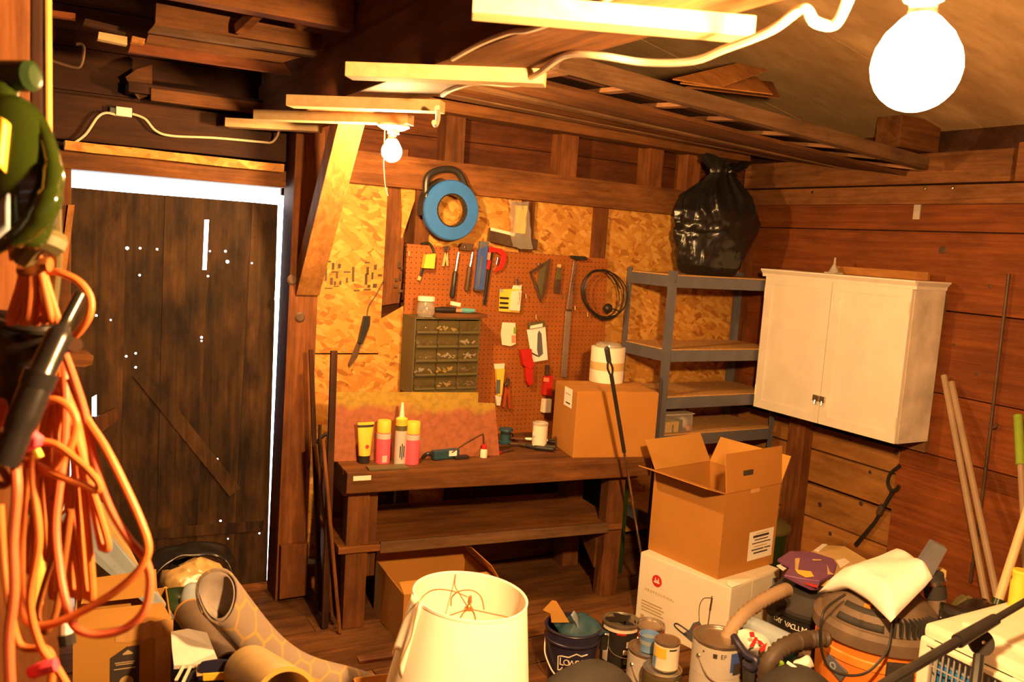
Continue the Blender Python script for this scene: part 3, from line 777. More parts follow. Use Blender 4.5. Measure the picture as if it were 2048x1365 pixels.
# pink spray cans, tube and cartridge
def spraycan(px, py, lab):
    c = bench_at(px, py); t = thing('spray_can', lab, 'spray can', c, 0, 'pink spray cans on the bench')
    r = .0315
    obj('body', B().lathe([(0, 0), (r, 0), (r, .125), (r*.93, .135), (0, .135)], 24), M['pink'], t, smooth=True)
    obj('label', B().lathe([(r+.0006, .108), (r+.0006, .131), (r-.001, .131), (r-.001, .108)], 24, closed=True), M['greylabel'], t, smooth=True)
    obj('cap', B().lathe([(r*.97, .135), (r*.97, .18), (r*.88, .186), (0, .186)], 24), M['yellow'], t, smooth=True)
    return t
tc = spraycan(765, 925, 'pink spray can with a yellow cap between the hand cream tube and the caulk cartridge')
obj('print', B().box((-.004, -.0318, .022), (.022, .001, .03)), M['greylabel'], tc)
spraycan(823, 927, 'pink spray can with a yellow cap just right of the caulk cartridge')
c = bench_at(728, 926)
t = thing('squeeze_tube', 'yellow squeeze tube standing on its black cap at the left end of the bench', 'tube', c)
def tubeform(w0, w1, d0, d1, z0, z1):
    def fn(u, v):
        a = 2*PI*u
        return V(((w0+(w1-w0)*v)*math.cos(a), (d0+(d1-d0)*v)*math.sin(a), z0+(z1-z0)*v))
    b = B().grid(fn, 24, 6, wrapu=True); bmesh.ops.holes_fill(b.bm, edges=b.bm.edges[:], sides=64); return b
obj('cap', tubeform(.023, .025, .02, .022, 0, .034), M['black'], t, smooth=True)
obj('body', tubeform(.026, .036, .022, .004, .034, .168), M['yellow'], t, smooth=True)
obj('crimp', B().box2((-.037, -.003, .168), (.037, .003, .178)), M['yellow'], t)
obj('black_band', tubeform(.0352, .0362, .0062, .0045, .157, .167), M['black'], t, smooth=True)
obj('logo', B().lathe([(0, .002), (.008, .002), (.008, 0)], 14, (.004, -.0185, .075), (0, -1, .12)), M['red'], t)
c = bench_at(799, 928)
t = thing('caulk_cartridge', 'white caulk cartridge standing nozzle up between the two pink cans', 'caulk cartridge', c)
r = .0255
obj('barrel', B().lathe([(0, 0), (r, 0), (r, .155), (0, .155)], 22), M['greylabel'], t, smooth=True)
obj('black_band', B().lathe([(r+.0005, .15), (r+.0005, .172), (r-.002, .172), (r-.002, .15)], 22, closed=True), M['olive'], t, smooth=True)
obj('collar', B().lathe([(r, .172), (r, .187), (r*1.02, .189), (r*1.02, .2), (r*.6, .207), (0, .207)], 22), M['yellow'], t, smooth=True)
obj('nozzle', B().lathe([(.012, .205), (.0085, .24), (.0055, .27), (0, .27)], 14), M['cream'], t, smooth=True)
Mt = Matrix.Translation(V((.0, -r-.0008, .075))) @ Matrix.Rotation(PI/2, 4, 'X') @ Matrix.Rotation(PI/2, 4, 'Z')
for k in range(3):
    obj('print', B().box((-.010+.008*k, -r-.0006, .06), (.004, .001, .05+.02*(k == 1))), M['navy'], t)
# teal clutter with wire between the cans and the clamps
c = bench_at(890, 918)
t = thing('clutter_tool', 'dark teal hand tool lying at the foot of the painted board', 'hand tool', c)
b = B().box((0, 0, .022), (.13, .035, .04), Matrix.Rotation(.1, 3, 'Z'), .006)
obj('body', b, M['teal'], t)
obj('white_label', B().box((.028, -.021, .028), (.038, .003, .024)), M['paper'], t)
obj('grip', B().tube(spline([(-.05, 0, .012), (-.085, .0, .03), (-.10, .01, .012)], 5), .009, 8), M['black'], t, smooth=True)
obj('foot', B().box((.07, -.02, .008), (.07, .03, .014), None, .003), M['black'], t)
c = bench_at(967, 915)
t = thing('small_bottle', 'small bottle with a pink cap at the right foot of the painted board', 'bottle', c)
obj('body', B().lathe([(0, 0), (.0165, 0), (.0165, .032), (.012, .04), (0, .04)], 16), M['cream'], t, smooth=True)
obj('cap', B().lathe([(.0125, .038), (.012, .056), (.004, .06), (0, .06)], 14), M['redtool'], t, smooth=True)
o = obj('hooked_wire', B().tube(spline([P(905, 905, 'y', 3.33), P(930, 888, 'y', 3.34), P(962, 870, 'y', 3.36), P(967, 872, 'y', 3.36), P(968, 890, 'y', 3.36), P(969, 900, 'y', 3.355)], 6), .003, 6), M['iron'], smooth=True)
tag(o, 'thin dark wire hooked over from the teal tool to the small bottle', 'wire')
# dark pad under the cans and a crumb of pine
c = bench_at(760, 938)
o = obj('rubber_pad', B().box((c.x+.03, c.y-.005, BT+.006), (.17, .06, .008), Matrix.Rotation(ang, 3, 'Z'), .002), M['olive']); tag(o, 'flat dark strip lying in front of the yellow tube and spray cans', 'strip')
# clamps and pliers heap
def gripper(px, py, ang_, ln, lab, mat='black'):
    c = bench_at(px, py); t = thing('hand_clamp', lab, 'clamp', c, ang_, 'dark hand clamps on the bench')
    for s in (-1, 1):
        obj('handle', B().tube(spline([(0, s*.006, .014), (.05, s*.018, .014), (ln, s*.022, .016)], 6), [.007]*6+[.011]*6+[.012], 8), M[mat], t, smooth=True)
    obj('jaw', B().tube(spline([(0, 0, .014), (-.04, .01, .014), (-.085, .0, .012)], 6), [.010]*6+[.007]*6+[.004], 8), M['iron'], t, smooth=True)
    return t
gripper(1052, 897, -.75, .14, 'black handled clamp lying nearest the front edge of the bench')
gripper(1080, 886, -.62, .13, 'black handled clamp lying behind the front one beside the white canister').matrix_basis @= Matrix.Translation((0, 0, .0))
c = bench_at(1070, 894)
t = thing('putty_knife', 'pale wooden handled tool lying across the black clamps', 'hand tool', c+V((0, 0, .024)), -.55)
obj('handle', B().tube([(-.05, 0, .012), (.0, 0, .013), (.06, 0, .012)], [.006, .008, .006], 8), M['paper'], t, smooth=True)
obj('blade', B().box((-.085, 0, .012), (.08, .022, .002)), M['chrome'], t)
c = bench_at(1015, 893)
t = thing('teal_spool', 'dark teal spool standing behind the clamps beside the painted board', 'spool', c+V((.02, .06, 0)))
obj('core', B().lathe([(0, 0), (.032, 0), (.034, .01), (.026, .014), (.026, .06), (.036, .064), (.034, .075), (0, .075)], 20), M['teal'], t, smooth=True)
obj('strap', B().tube(spline([(-.03, 0, .05), (0, -.035, .055), (.035, -.005, .045), (.05, .0, .01)], 6), .004, 6), M['black'], t, smooth=True)
c = bench_at(1010, 905)
t = thing('pry_tool', 'flat dark tool with a red end lying at the corner of the painted board', 'hand tool', c, .35)
obj('blade', B().box((.01, 0, .006), (.09, .018, .008), None, .002), M['iron'], t)
obj('red_end', B().box((-.045, 0, .006), (.03, .018, .01), None, .003), M['redtool'], t)
# white canister
c = bench_at(1082, 899)
t = thing('canister', 'cream cylindrical canister with an open rim leaning by the large closed box', 'canister', c+V((0, .02, 0)))
obj('body', B().lathe([(0, 0), (.036, 0), (.037, .12), (.034, .12), (.033, .01), (0, .01)], 28), M['cream'], t, smooth=True)
obj('rim', B().lathe([(.038, .116), (.0385, .128), (.034, .13), (.0335, .118)], 28, closed=True), M['stone'], t, smooth=True)
obj('hinge_tab', B().box((-.04, -.01, .075), (.012, .012, .018), None, .003), M['cream'], t)

# ---- large closed box on the bench
f0, f1 = bench_at(1145, 917), bench_at(1300, 914)
fl_, fr_ = P(1145, 917, 'z', BT), P(1302, 915, 'z', BT)
ex = (fr_-fl_).normalized(); ey = V((-ex.y, ex.x, 0)); wX = .42
t = thing('cardboard_box', 'large closed brown cardboard box on the right end of the bench under the white roll', 'box', fl_, math.atan2(ex.y, ex.x))
hB = .315
obj('carton', B().box2((0, 0, 0), (wX, .30, hB), .004), M['card'], t)
obj('flap', B().box2((.004, .004, hB), (wX-.004, .146, hB+.004), .001), M['card'], t)
obj('flap', B().box2((.004, .152, hB), (wX-.004, .296, hB+.004), .001), M['card'], t)
lb = B().box2((-.0025, .06, .225), (-.001, .16, .315))
obj('shipping_label', lb, M['paper'], t)
obj('label_print', B().box2((-.004, .075, .24), (-.0026, .13, .246)), M['ink'], t)
obj('label_print', B().box2((-.004, .075, .285), (-.0026, .14, .289)), M['faint'], t)
boxtop = BT+hB+.004
# white roll on it
c = P(1221, 766, 'z', boxtop)
t = thing('tape_roll', 'thick white roll with a tan band round it standing on the large closed box', 'roll', c+V((.0, .04, .001)))
r = .086
def roll(r0, z0, z1): return B().lathe([(r0, z0), (r0, z1), (r0-.004, z1+.002), (.03, z1+.002), (.03, z0-.0), ], 40, closed=True)
obj('roll', roll(r, .0, .175), M['white'], t, smooth=True)
obj('band', B().lathe([(r+.0006, .063), (r+.0006, .103), (r-.002, .103), (r-.002, .063)], 40, closed=True), M['tan'], t, smooth=True)
t2 = thing('plastic_dish', 'clear domed plastic dish turned over on top of the white roll', 'dish', c+V((.0, .04, .179)))
obj('dome', B().lathe([(.066, .0), (.064, .012), (.05, .02), (0, .022)], 28), M['clear'], t2, smooth=True)
obj('lip', B().lathe([(.07, 0), (.07, .004), (.064, .004), (.064, 0)], 28, closed=True), M['clear'], t2, smooth=True)
# black cane leaning in front
a, c_ = P(1213, 694, 'y', 2.93), P(1287, 1135, 'y', 3.02)
d_ = (c_-a).normalized(); foot = c_ + d_*((c_.z-.006)/-d_.z)
t = thing('walking_cane', 'black cane with a thin grey shaft leaning in front of the large box', 'cane', foot)
L1 = (foot-a).length
q = lambda s: a+(foot-a)*s
side = V((1, 0, 0))
obj('shaft', B().tube([q(.38), q(1.0)], .0055, 10), M['chrome'], t, smooth=True, world=True, label='grey metal shaft of the cane')
obj('sleeve', B().tube([q(.10), q(.38)], .009, 10), M['black'], t, smooth=True, world=True)
obj('grip', B().tube([q(.0), q(.006), q(.05), q(.055)], [.006, .012, .011, .007], 10), M['blackmatt'], t, smooth=True, world=True)
for s in (-1, 1):
    obj('handle_loop', B().tube(spline([q(.05)+side*.004*s, q(.075)+side*.013*s, q(.10)+side*.004*s], 5), .005, 8), M['black'], t, smooth=True, world=True)
# ================================================================ pegboard and the tools on the wall
Yp = 3.86
t = thing('pegboard', 'brown perforated hardboard above the bench holding hand tools', 'pegboard', (2.23, Yp, 1.2))
obj('sheet', B().prism([P(x, y, 'y', Yp) for x, y in ((814, 488), (1216, 518), (1200, 900), (796, 905))], (0, .006, 0)), M['peg'], t, world=True)
obj('batten', B().box2((1.64, Yp+.007, .75), (1.68, Yp+.014, 1.66)), M['timber_z'], t, world=True)
def tool(name, lab, cat, parts, Y=Yp-.012, group=None):
    """A flat tool hanging on the pegboard: each part an outline surveyed on its plane, with its real thickness."""
    xs = [q for prt in parts for q in prt[1]]
    c = P(sum(q[0] for q in xs)/len(xs), sum(q[1] for q in xs)/len(xs), 'y', Y)
    o = thing(name, lab, cat, c, 0, group)
    for prt in parts:
        nm, pts, mt, th = prt[:4]
        dy = prt[4] if len(prt) > 4 else 0
        b = B().prism([P(x, y, 'y', Y-dy) for x, y in pts], (0, -th, 0))
        obj(nm, b, M[mt], o, world=True, bevel=min(.0015, th*.3))
    # peg hook
    return o
def ell(cx, cy, rx, ry, n=16, a0=0, rot=0):
    return [(cx+rx*math.cos(2*PI*k/n+a0)*math.cos(rot)-ry*math.sin(2*PI*k/n+a0)*math.sin(rot), cy+rx*math.cos(2*PI*k/n+a0)*math.sin(rot)+ry*math.sin(2*PI*k/n+a0)*math.cos(rot)) for k in range(n)]
def quad(x0, y0, x1, y1, w0, w1=None):                 # tapering strip along a line in the photo
    w1 = w0 if w1 is None else w1
    dx, dy = x1-x0, y1-y0; L = math.hypot(dx, dy); nx, ny = -dy/L, dx/L
    return [(x0+nx*w0/2, y0+ny*w0/2), (x1+nx*w1/2, y1+ny*w1/2), (x1-nx*w1/2, y1-ny*w1/2), (x0-nx*w0/2, y0-ny*w0/2)]
tool('tape_measure', 'yellow tape measure with a dark wrist strap at the left end of the pegboard', 'tape measure', [
    ('case', [(847, 509), (866, 507), (863, 537), (842, 536)], 'yellow', .035), ('tape_hook', [(842, 538), (848, 538), (840, 560), (836, 560)], 'black', .008), ('end_clip', quad(839, 553, 836, 561, 6), 'tan', .01)])
o = obj('hanging_strap', B().tube(spline([P(x, y, 'y', Yp-.01) for x, y in ((842, 488), (856, 486), (865, 496), (868, 510), (866, 525))], 5), .006, 6), M['black'], smooth=True)
tag(o, 'dark curved strap looping over the yellow tape measure', 'strap')
tool('slip_joint_pliers', 'small bright pliers hanging nose up right of the yellow tape measure', 'pliers', [
    ('jaw', [(884, 494), (898, 492), (895, 500), (892, 508), (887, 504)], 'chrome', .01), ('handle', quad(891, 506, 885, 533, 5, 4), 'tan', .009), ('handle', quad(892, 506, 894, 532, 5, 4), 'tan', .009)])
def driver(x0, y0, xm, ym, x1, y1, lab, hm, name='screwdriver'):
    Y = Yp-.02
    o = thing(name, lab, 'screwdriver', P(xm, ym, 'y', Y))
    a, m_, c = P(x0, y0, 'y', Y), P(xm, ym, 'y', Y), P(x1, y1, 'y', Y)
    obj('shaft', B().tube([a, m_], .006, 8), M['chrome'], o, smooth=True, world=True)
    obj('handle', B().tube([m_, m_+(c-m_)*.1, m_+(c-m_)*.5, m_+(c-m_)*.9, c], [.008, .013, .0115, .014, .010], 10), M[hm], o, smooth=True, world=True)
    return o
driver(917, 505, 911, 542, 904, 596, 'long screwdriver with a fat black handle, nearest the small pliers', 'black')
driver(945, 505, 940, 533, 933, 582, 'screwdriver with a thinner brown handle beside the blue level', 'iron')
tool('torpedo_level', 'blue hanging level with a pale centre stripe', 'level', [
    ('body', [(955, 498), (973, 492), (964, 580), (947, 578)], 'bluetool', .022), ('stripe', quad(964, 512, 956, 575, 3.5), 'steel', .002, .022), ('hanger', [(958, 482), (975, 484), (972, 500), (956, 502)], 'steel', .02),
    ('end_cap', quad(946, 579, 962, 582, 6), 'iron', .02)])
tool('hacksaw', 'hacksaw with a red pistol frame and dark blade hanging beside the blue level', 'hacksaw', [
    ('frame', [(975, 493), (1002, 498), (1010, 508), (1010, 522), (1002, 538), (986, 546), (998, 530), (1001, 512), (992, 505), (976, 505)], 'redtool', .014),
    ('grip', [(973, 520), (979, 522), (975, 540), (969, 538)], 'redtool', .02), ('blade', quad(984, 497, 968, 610, 6), 'black', .006), ('blade_clip', quad(996, 515, 993, 530, 5), 'chrome', .01), ('grip', quad(976, 505, 974, 520, 6), 'salmon', .018)])
tool('utility_knife_pouch', 'small brown holster hanging between the screwdrivers', 'holster', [('pouch', [(922, 486), (946, 488), (940, 502), (916, 500)], 'iron', .02), ('button', ell(931, 495, 3, 3, 10), 'chrome', .006, .02)])
# packs
tool('bit_card', 'yellow hang card of driver bits with a pink strip', 'hang card', [
    ('card', [(999, 579), (1030, 578), (1041, 580), (1038, 626), (997, 623)], 'yellow', .006), ('blister', [(1023, 582), (1041, 581), (1037, 622), (1018, 621)], 'cream', .015, .006),
    ('pink_strip', quad(1039, 584, 1036, 610, 6), 'magenta', .003, .018), ('bit', quad(999, 596, 1017, 597, 4), 'black', .006, .006), ('bit', quad(999, 606, 1016, 607, 4), 'black', .006, .006), ('bit', quad(998, 615, 1016, 616, 4), 'black', .006, .006),
    ('hang_tab', [(1026, 571), (1043, 570), (1042, 580), (1023, 580)], 'cream', .005), ('peg', quad(1031, 558, 1032, 570, 5), 'chrome', .02), ('corner_mark', quad(1000, 581, 1006, 582, 6), 'bluegrey', .001, .006)])
tool('seed_card', 'cream hang card with green and coral corners below the bit card', 'hang card', [
    ('card', [(1004, 645), (1030, 646), (1031, 688), (1020, 693), (1003, 690), (1001, 668)], 'cream', .006), ('green_mark', quad(1030, 655, 1029, 668, 5), 'greenhandle', .002, .006), ('coral_mark', quad(1027, 671, 1027, 686, 8), 'salmon', .002, .006)])
tool('knife_pack', 'white hang card printed with a grey knife and topped by a dark clip', 'hang card', [
    ('card', [(1053, 660), (1090, 654), (1095, 720), (1064, 725)], 'paper', .005), ('clip', [(1055, 646), (1086, 642), (1089, 653), (1056, 657)], 'olive', .012), ('backing', [(1060, 652), (1084, 647), (1084, 654), (1059, 658)], 'paper', .008, .008),
    ('knife_print', [(1078, 661), (1083, 668), (1086, 708), (1077, 716), (1074, 700), (1075, 668)], 'steel', .001, .005), ('knife_hook', quad(1062, 706, 1076, 713, 3), 'ink', .001, .005)])
tool('glue_gun', 'dark red pistol-shaped tool hanging with its grip down below the white card', 'glue gun', [
    ('body', [(1037, 700), (1058, 697), (1059, 714), (1063, 728), (1056, 738), (1042, 730)], 'redtool', .03), ('grip', [(1047, 730), (1061, 728), (1062, 766), (1054, 771), (1049, 762)], 'redtool', .026)])
tool('sealant_tube', 'slim cream sealant tube hanging nozzle down from its wide crimp', 'tube', [
    ('crimp', [(987, 728), (1008, 727), (1007, 737), (988, 738)], 'cream', .01), ('body', [(989, 738), (1006, 737), (1000, 790), (992, 791)], 'yellow', .022), ('grey_print', quad(997, 760, 996, 788, 8), 'steel', .001, .022), ('nozzle', [(989, 791), (1001, 791), (998, 811), (992, 811)], 'cream', .014)])
tool('long_nose_pliers', 'dark long nose pliers hanging right of the sealant tube', 'pliers', [
    ('jaw', quad(1016, 757, 1013, 772, 5, 9), 'iron', .012), ('handle', quad(1012, 772, 1006, 815, 6, 5), 'maroon', .012), ('handle', quad(1015, 772, 1018, 818, 6, 5), 'maroon', .012), ('peg', ell(1011, 770, 3, 4, 8), 'chrome', .015, .012)])
tool('marker_spray', 'narrow red bottle with a cream base hanging left of the large closed box', 'bottle', [
    ('body', [(1086, 752), (1101, 750), (1098, 790), (1082, 789)], 'redtool', .03), ('base', [(1083, 797), (1098, 797), (1096, 824), (1080, 824)], 'cream', .03), ('label', quad(1093, 756, 1092, 764, 11), 'salmon', .001, .03), ('nozzle', quad(1094, 730, 1093, 751, 7), 'iron', .015)])
tool('speed_square', 'dark triangular set square hanging with one corner down', 'set square', [
    ('edge', [(1101, 517), (1093, 524), (1080, 606), (1087, 592), (1092, 575)], 'iron', .008), ('edge', [(1101, 517), (1058, 544), (1060, 550), (1092, 530)], 'iron', .004), ('edge', [(1058, 544), (1064, 548), (1084, 600), (1080, 606)], 'iron', .004),
    ('web', [(1092, 524), (1098, 524), (1084, 600), (1074, 570), (1078, 540)], 'olive', .003), ('peg', ell(1076, 529, 3, 4, 8), 'chrome', .02)])
tool('scraper_blade', 'brown broad scraper hanging between the set square and the long steel rule', 'scraper', [
    ('handle', quad(1117, 535, 1115, 560, 7, 10), 'olive', .012), ('blade', [(1109, 558), (1122, 558), (1120, 588), (1107, 586)], 'iron', .004), ('peg', ell(1116, 532, 3, 4, 8), 'tan', .02)])
tool('steel_rule', 'long stepped metal bar hanging down the pegboard beside the cable coil', 'bar', [
    ('rod', quad(1149, 523, 1143, 565, 6), 'chrome', .008), ('bar', quad(1143, 562, 1136, 622, 8, 10), 'chrome', .012), ('bar', quad(1136, 622, 1126, 755, 11, 11), 'tin', .008),
    ('collar', quad(1131, 620, 1141, 621, 4), 'iron', .016), ('hook', [(1140, 511), (1168, 513), (1172, 520), (1150, 521), (1140, 516)], 'black', .02)])
# loose pegs
for k, (x, y, mt) in enumerate(((1128, 595, 'chrome'), (1150, 617, 'tan'), (1175, 630, 'tan'), (1052, 593, 'tan'), (818, 508, 'tan'), (1072, 635, 'tan'))):
    o = obj('peg_hook', B().tube([P(x, y-5, 'y', Yp-.001), P(x, y-4, 'y', Yp-.03), P(x, y+4, 'y', Yp-.035)], .003, 6), M[mt], smooth=True)
    tag(o, ('bright empty peg hook left of the long steel bar', 'dull empty peg hook right of the long steel bar', 'empty peg hook inside the lower left of the cable coil', 'empty peg hook right of the bit card', 'empty peg hook at the upper left corner of the pegboard', 'empty peg hook above the white knife card')[k], 'hook', 'empty pegboard hooks')
# coil of black cable
t = thing('cable_coil', 'coil of dark cable hanging across the right edge of the pegboard', 'cable', P(1205, 590, 'y', 3.82))
rnd = random.Random(2)
pts = []
for k in range(4*26):
    a = 2*PI*k/26; r = 1+rnd.uniform(-.015, .015)
    cx, rx = 1206+3*math.sin(k*.05), (40+6*math.sin(k*.06))
    pts.append(P(cx+rx*r*math.cos(a)+6*math.sin(a), 588+48*r*math.sin(a)+2*math.sin(k*.13), 'y', 3.835-.012*(k/26)))
obj('loop', B().tube(pts, .0035, 6), M['black'], t, smooth=True, world=True)
obj('plug', B().ball(P(1216, 617, 'y', 3.80), .028, 2, (1, .8, 1)), M['black'], t, smooth=True, world=True)
obj('tail', B().tube(spline([P(1216, 617, 'y', 3.79), P(1236, 622, 'y', 3.79), P(1232, 634, 'y', 3.80), P(1205, 640, 'y', 3.81), P(1185, 628, 'y', 3.81)], 6), .0035, 6), M['black'], t, smooth=True, world=True)

# ---- parts organiser: olive cabinet of clear drawers
def onp(px, py, Y): return P(px, py, 'y', Y)
Yd = 3.70
q0, q1, q2, q3 = onp(832, 632, Yd), onp(964, 640, Yd), onp(951, 784, Yd), onp(822, 786, Yd)
cx0, cx1, cz0, cz1 = (q0.x+q3.x)/2, (q1.x+q2.x)/2, (q2.z+q3.z)/2-.01, (q0.z+q1.z)/2
t = thing('parts_organizer', 'olive cabinet of small clear drawers full of screws above the painted board', 'organizer', (cx0, Yd, cz0))
Wd, Hd = cx1-cx0, cz1-cz0
fr = B()
obj('back', B().box2((0, .145, 0), (Wd, .155, Hd), .001), M['olive'], t)
for nm, lo, hi in (('side', (0, .002, 0), (.006, .145, Hd)), ('side', (Wd-.006, .002, 0), (Wd, .145, Hd)), ('top', (.006, .0, Hd-.008), (Wd-.006, .145, Hd)), ('bottom', (.006, .0, 0), (Wd-.006, .145, .02))):
    obj(nm, B().box2(lo, hi), M['olive'], t)
rnd = random.Random(11)
nx, nz = 3, 10
rows = 5
cw, chh = (Wd-.012)/3, (Hd-.032)/rows
fill = ['chrome', 'tin', 'tan', 'brass', 'stone', 'chipboard']
for i in range(3):
    for j in range(rows):
        x0, z0 = .006+i*cw, .022+j*chh
        d = obj('drawer', B().box2((x0+.002, -.004, z0+.003), (x0+cw-.002, .001, z0+chh-.004), .001), M['clearolive'], t)
        obj('lip', B().box2((x0+.004, -.012, z0+.004), (x0+cw-.004, -.004, z0+.014), .001), M['olive'], d)
        b = B()
        for k in range(8):
            b.box((x0+rnd.uniform(.008, cw-.008), rnd.uniform(.006, .012), z0+.018+rnd.uniform(0, .02)), (rnd.uniform(.008, .024), .008, rnd.uniform(.004, .010)), Matrix.Rotation(rnd.uniform(-.9, .9), 3, 'Y'))
        s = obj('hardware', b, M[rnd.choice(fill)], d); s['kind'] = 'stuff'
        obj('shelf', B().box2((x0, .004, z0-.003), (x0+cw, .145, z0)), M['olive'], t)
ztop = cz0+Hd
# things on top of the organiser
o = obj('offcut', B().box2((cx0+.10, Yd-.01, ztop+.001), (cx1+.03, Yd+.10, ztop+.02), .002), M['timber_x']); tag(o, 'flat wood offcut lying on top of the drawer cabinet', 'board')
c = V((cx0+.065, Yd+.03, ztop+.001))
t = thing('glass_jar', 'clear jar with a cream lid on the left of the drawer cabinet', 'jar', c)
obj('glass', B().lathe([(0, 0), (.038, 0), (.044, .02), (.042, .06), (.034, .072), (.034, .076)], 24), M['clear'], t, smooth=True)
obj('lid', B().lathe([(.036, .074), (.042, .076), (.042, .094), (.036, .098), (0, .098)], 24), M['cream'], t, smooth=True)
b = B()
for k in range(14): b.box((rnd.uniform(-.022, .022), rnd.uniform(-.022, .022), .006+.045*k/14), (.02, .007, .007), Matrix.Rotation(rnd.uniform(0, 3), 3, 'Z'))
s = obj('screws', b, M['chrome'], t); s['kind'] = 'stuff'
c = V((cx0+.19, Yd+.03, ztop+.0205))
t = thing('utility_knife', 'dark knife with a coral button and turquoise tail lying on the offcut', 'knife', c, -.04)
obj('body', B().tube([(-.075, 0, .016), (-.04, 0, .016), (.03, 0, .016)], [.010, .015, .014], 10), M['black'], t, smooth=True)
obj('button', B().box((.045, -.004, .014), (.03, .02, .014), None, .003), M['salmon'], t)
obj('tail', B().tube([(.06, 0, .014), (.1, 0, .013), (.135, 0, .014)], [.012, .013, .009], 10), M['tealbright'], t, smooth=True)
o = obj('eraser_block', B().box(c+V((.045, .03, .042)), (.05, .02, .02), Matrix.Rotation(.15, 3, 'Y'), .003), M['cream']); tag(o, 'small cream block above the knife on the drawer cabinet', 'block')

# ---- blue fish tape reel hanging on the plate
c = P(901, 421, 'y', 3.80)
t = thing('fish_tape_reel', 'round blue fish tape reel with a black carrying handle hanging under the wall plate', 'reel', c)
R = abs(P(955, 421, 'y', 3.80).x-P(846, 421, 'y', 3.80).x)/2
obj('ring', B().lathe([(R*.56, -.022), (R*.96, -.022), (R, -.014), (R, .014), (R*.96, .022), (R*.56, .022)], 48, closed=True, axis=(0, 1, 0)), M['bluereel'], t, smooth=True)
b = B()
for k in range(24):
    a = 2*PI*k/24; b.box((R*.545*math.cos(a), 0, R*.545*math.sin(a)), (.012, .042, .02), Matrix.Rotation(-a, 3, 'Y'), .003)
o = obj('finger_ridge', b, M['black'], t); o['kind'] = 'stuff'
hp = [P(x, y, 'y', 3.80)-c for x, y in ((852, 395), (853, 362), (862, 347), (885, 339), (906, 340), (920, 350), (931, 374), (936, 392))]
obj('handle', B().tube(spline(hp, 5), .016, 10), M['black'], t, smooth=True)
obj('guard', B().grid(lambda u, v: V(((R+.012)*math.cos(PI*.62+u*PI*.45)*(1+.05*v), -.018+.036*v, (R+.012)*math.sin(PI*.62+u*PI*.45))), 16, 1), M['black'], t, solid=.006)

# ---- taping knife in plastic, nailed to the stud
tool('taping_knife', 'broad taping knife in crinkled plastic hung on the stud above the pegboard', 'taping knife', [
    ('blade', [(978, 456), (1028, 468), (1074, 480), (1072, 500), (1020, 494), (974, 482)], 'iron', .012), ('handle', [(1034, 412), (1052, 412), (1048, 468), (1030, 466)], 'yellow', .02), ('blade_edge', [(980, 455), (1030, 467), (1028, 473), (978, 461)], 'cream', .014)], Y=3.86)
b = B().grid(lambda u, v: P(1018+u*40+6*v, 400+v*95+4*u, 'y', 3.832), 10, 16); b.wobble(.010, 22, 3)
o = obj('plastic_sleeve', b, M['clear'], smooth=True); o.parent = bpy.data.objects['taping_knife']; o.matrix_parent_inverse = topmat(o.parent).inverted()

# ---- dark brush handle on the strand board
tool('hanging_file', 'dark handled file hanging askew on the strand board below the bare bulb', 'file', [
    ('handle', [(726, 632), (738, 632), (737, 650), (722, 688), (714, 685), (722, 650)], 'black', .022), ('blade', [(714, 684), (722, 688), (714, 714), (698, 734), (696, 728)], 'iron', .006)], Y=3.885)
o = obj('string', B().tube(spline([P(x, y, 'y', 3.885) for x, y in ((768, 560), (752, 590), (738, 612), (734, 632))], 5), .0025, 6), M['iron']); tag(o, 'thin dark string holding the hanging file', 'string')
# printed lumber stamp on the sheet (dark smudged blocks of print)
b = B()
rnd = random.Random(8)
for x, y, w, h in ((652, 522, 10, 3), (650, 536, 4, 26), (664, 526, 5, 14), (676, 528, 6, 9), (664, 543, 14, 3), (660, 556, 6, 14), (672, 545, 4, 12), (688, 543, 14, 3), (704, 534, 5, 30), (692, 556, 4, 10), (668, 563, 4, 8), (679, 562, 4, 8),
                   (730, 524, 10, 3), (733, 534, 5, 16), (748, 530, 6, 10), (730, 548, 5, 22), (743, 545, 4, 14), (756, 549, 8, 4), (735, 570, 6, 6), (746, 568, 8, 8), (708, 580, 12, 3), (728, 578, 14, 3), (650, 576, 16, 2),
                   (796, 524, 6, 12), (801, 534, 5, 6), (790, 557, 6, 5), (799, 548, 4, 12), (788, 570, 8, 5), (797, 580, 9, 5), (668, 572, 10, 2)):
    b.prism([P(x+dx*w, y+dy*h, 'y', 3.8935) for dx, dy in ((0, 0), (1, 0), (.9, 1), (-.1, 1))], (0, -.0006, 0))
o = obj('grade_stamp', b, M['iron'], bw); o['kind'] = 'stuff'
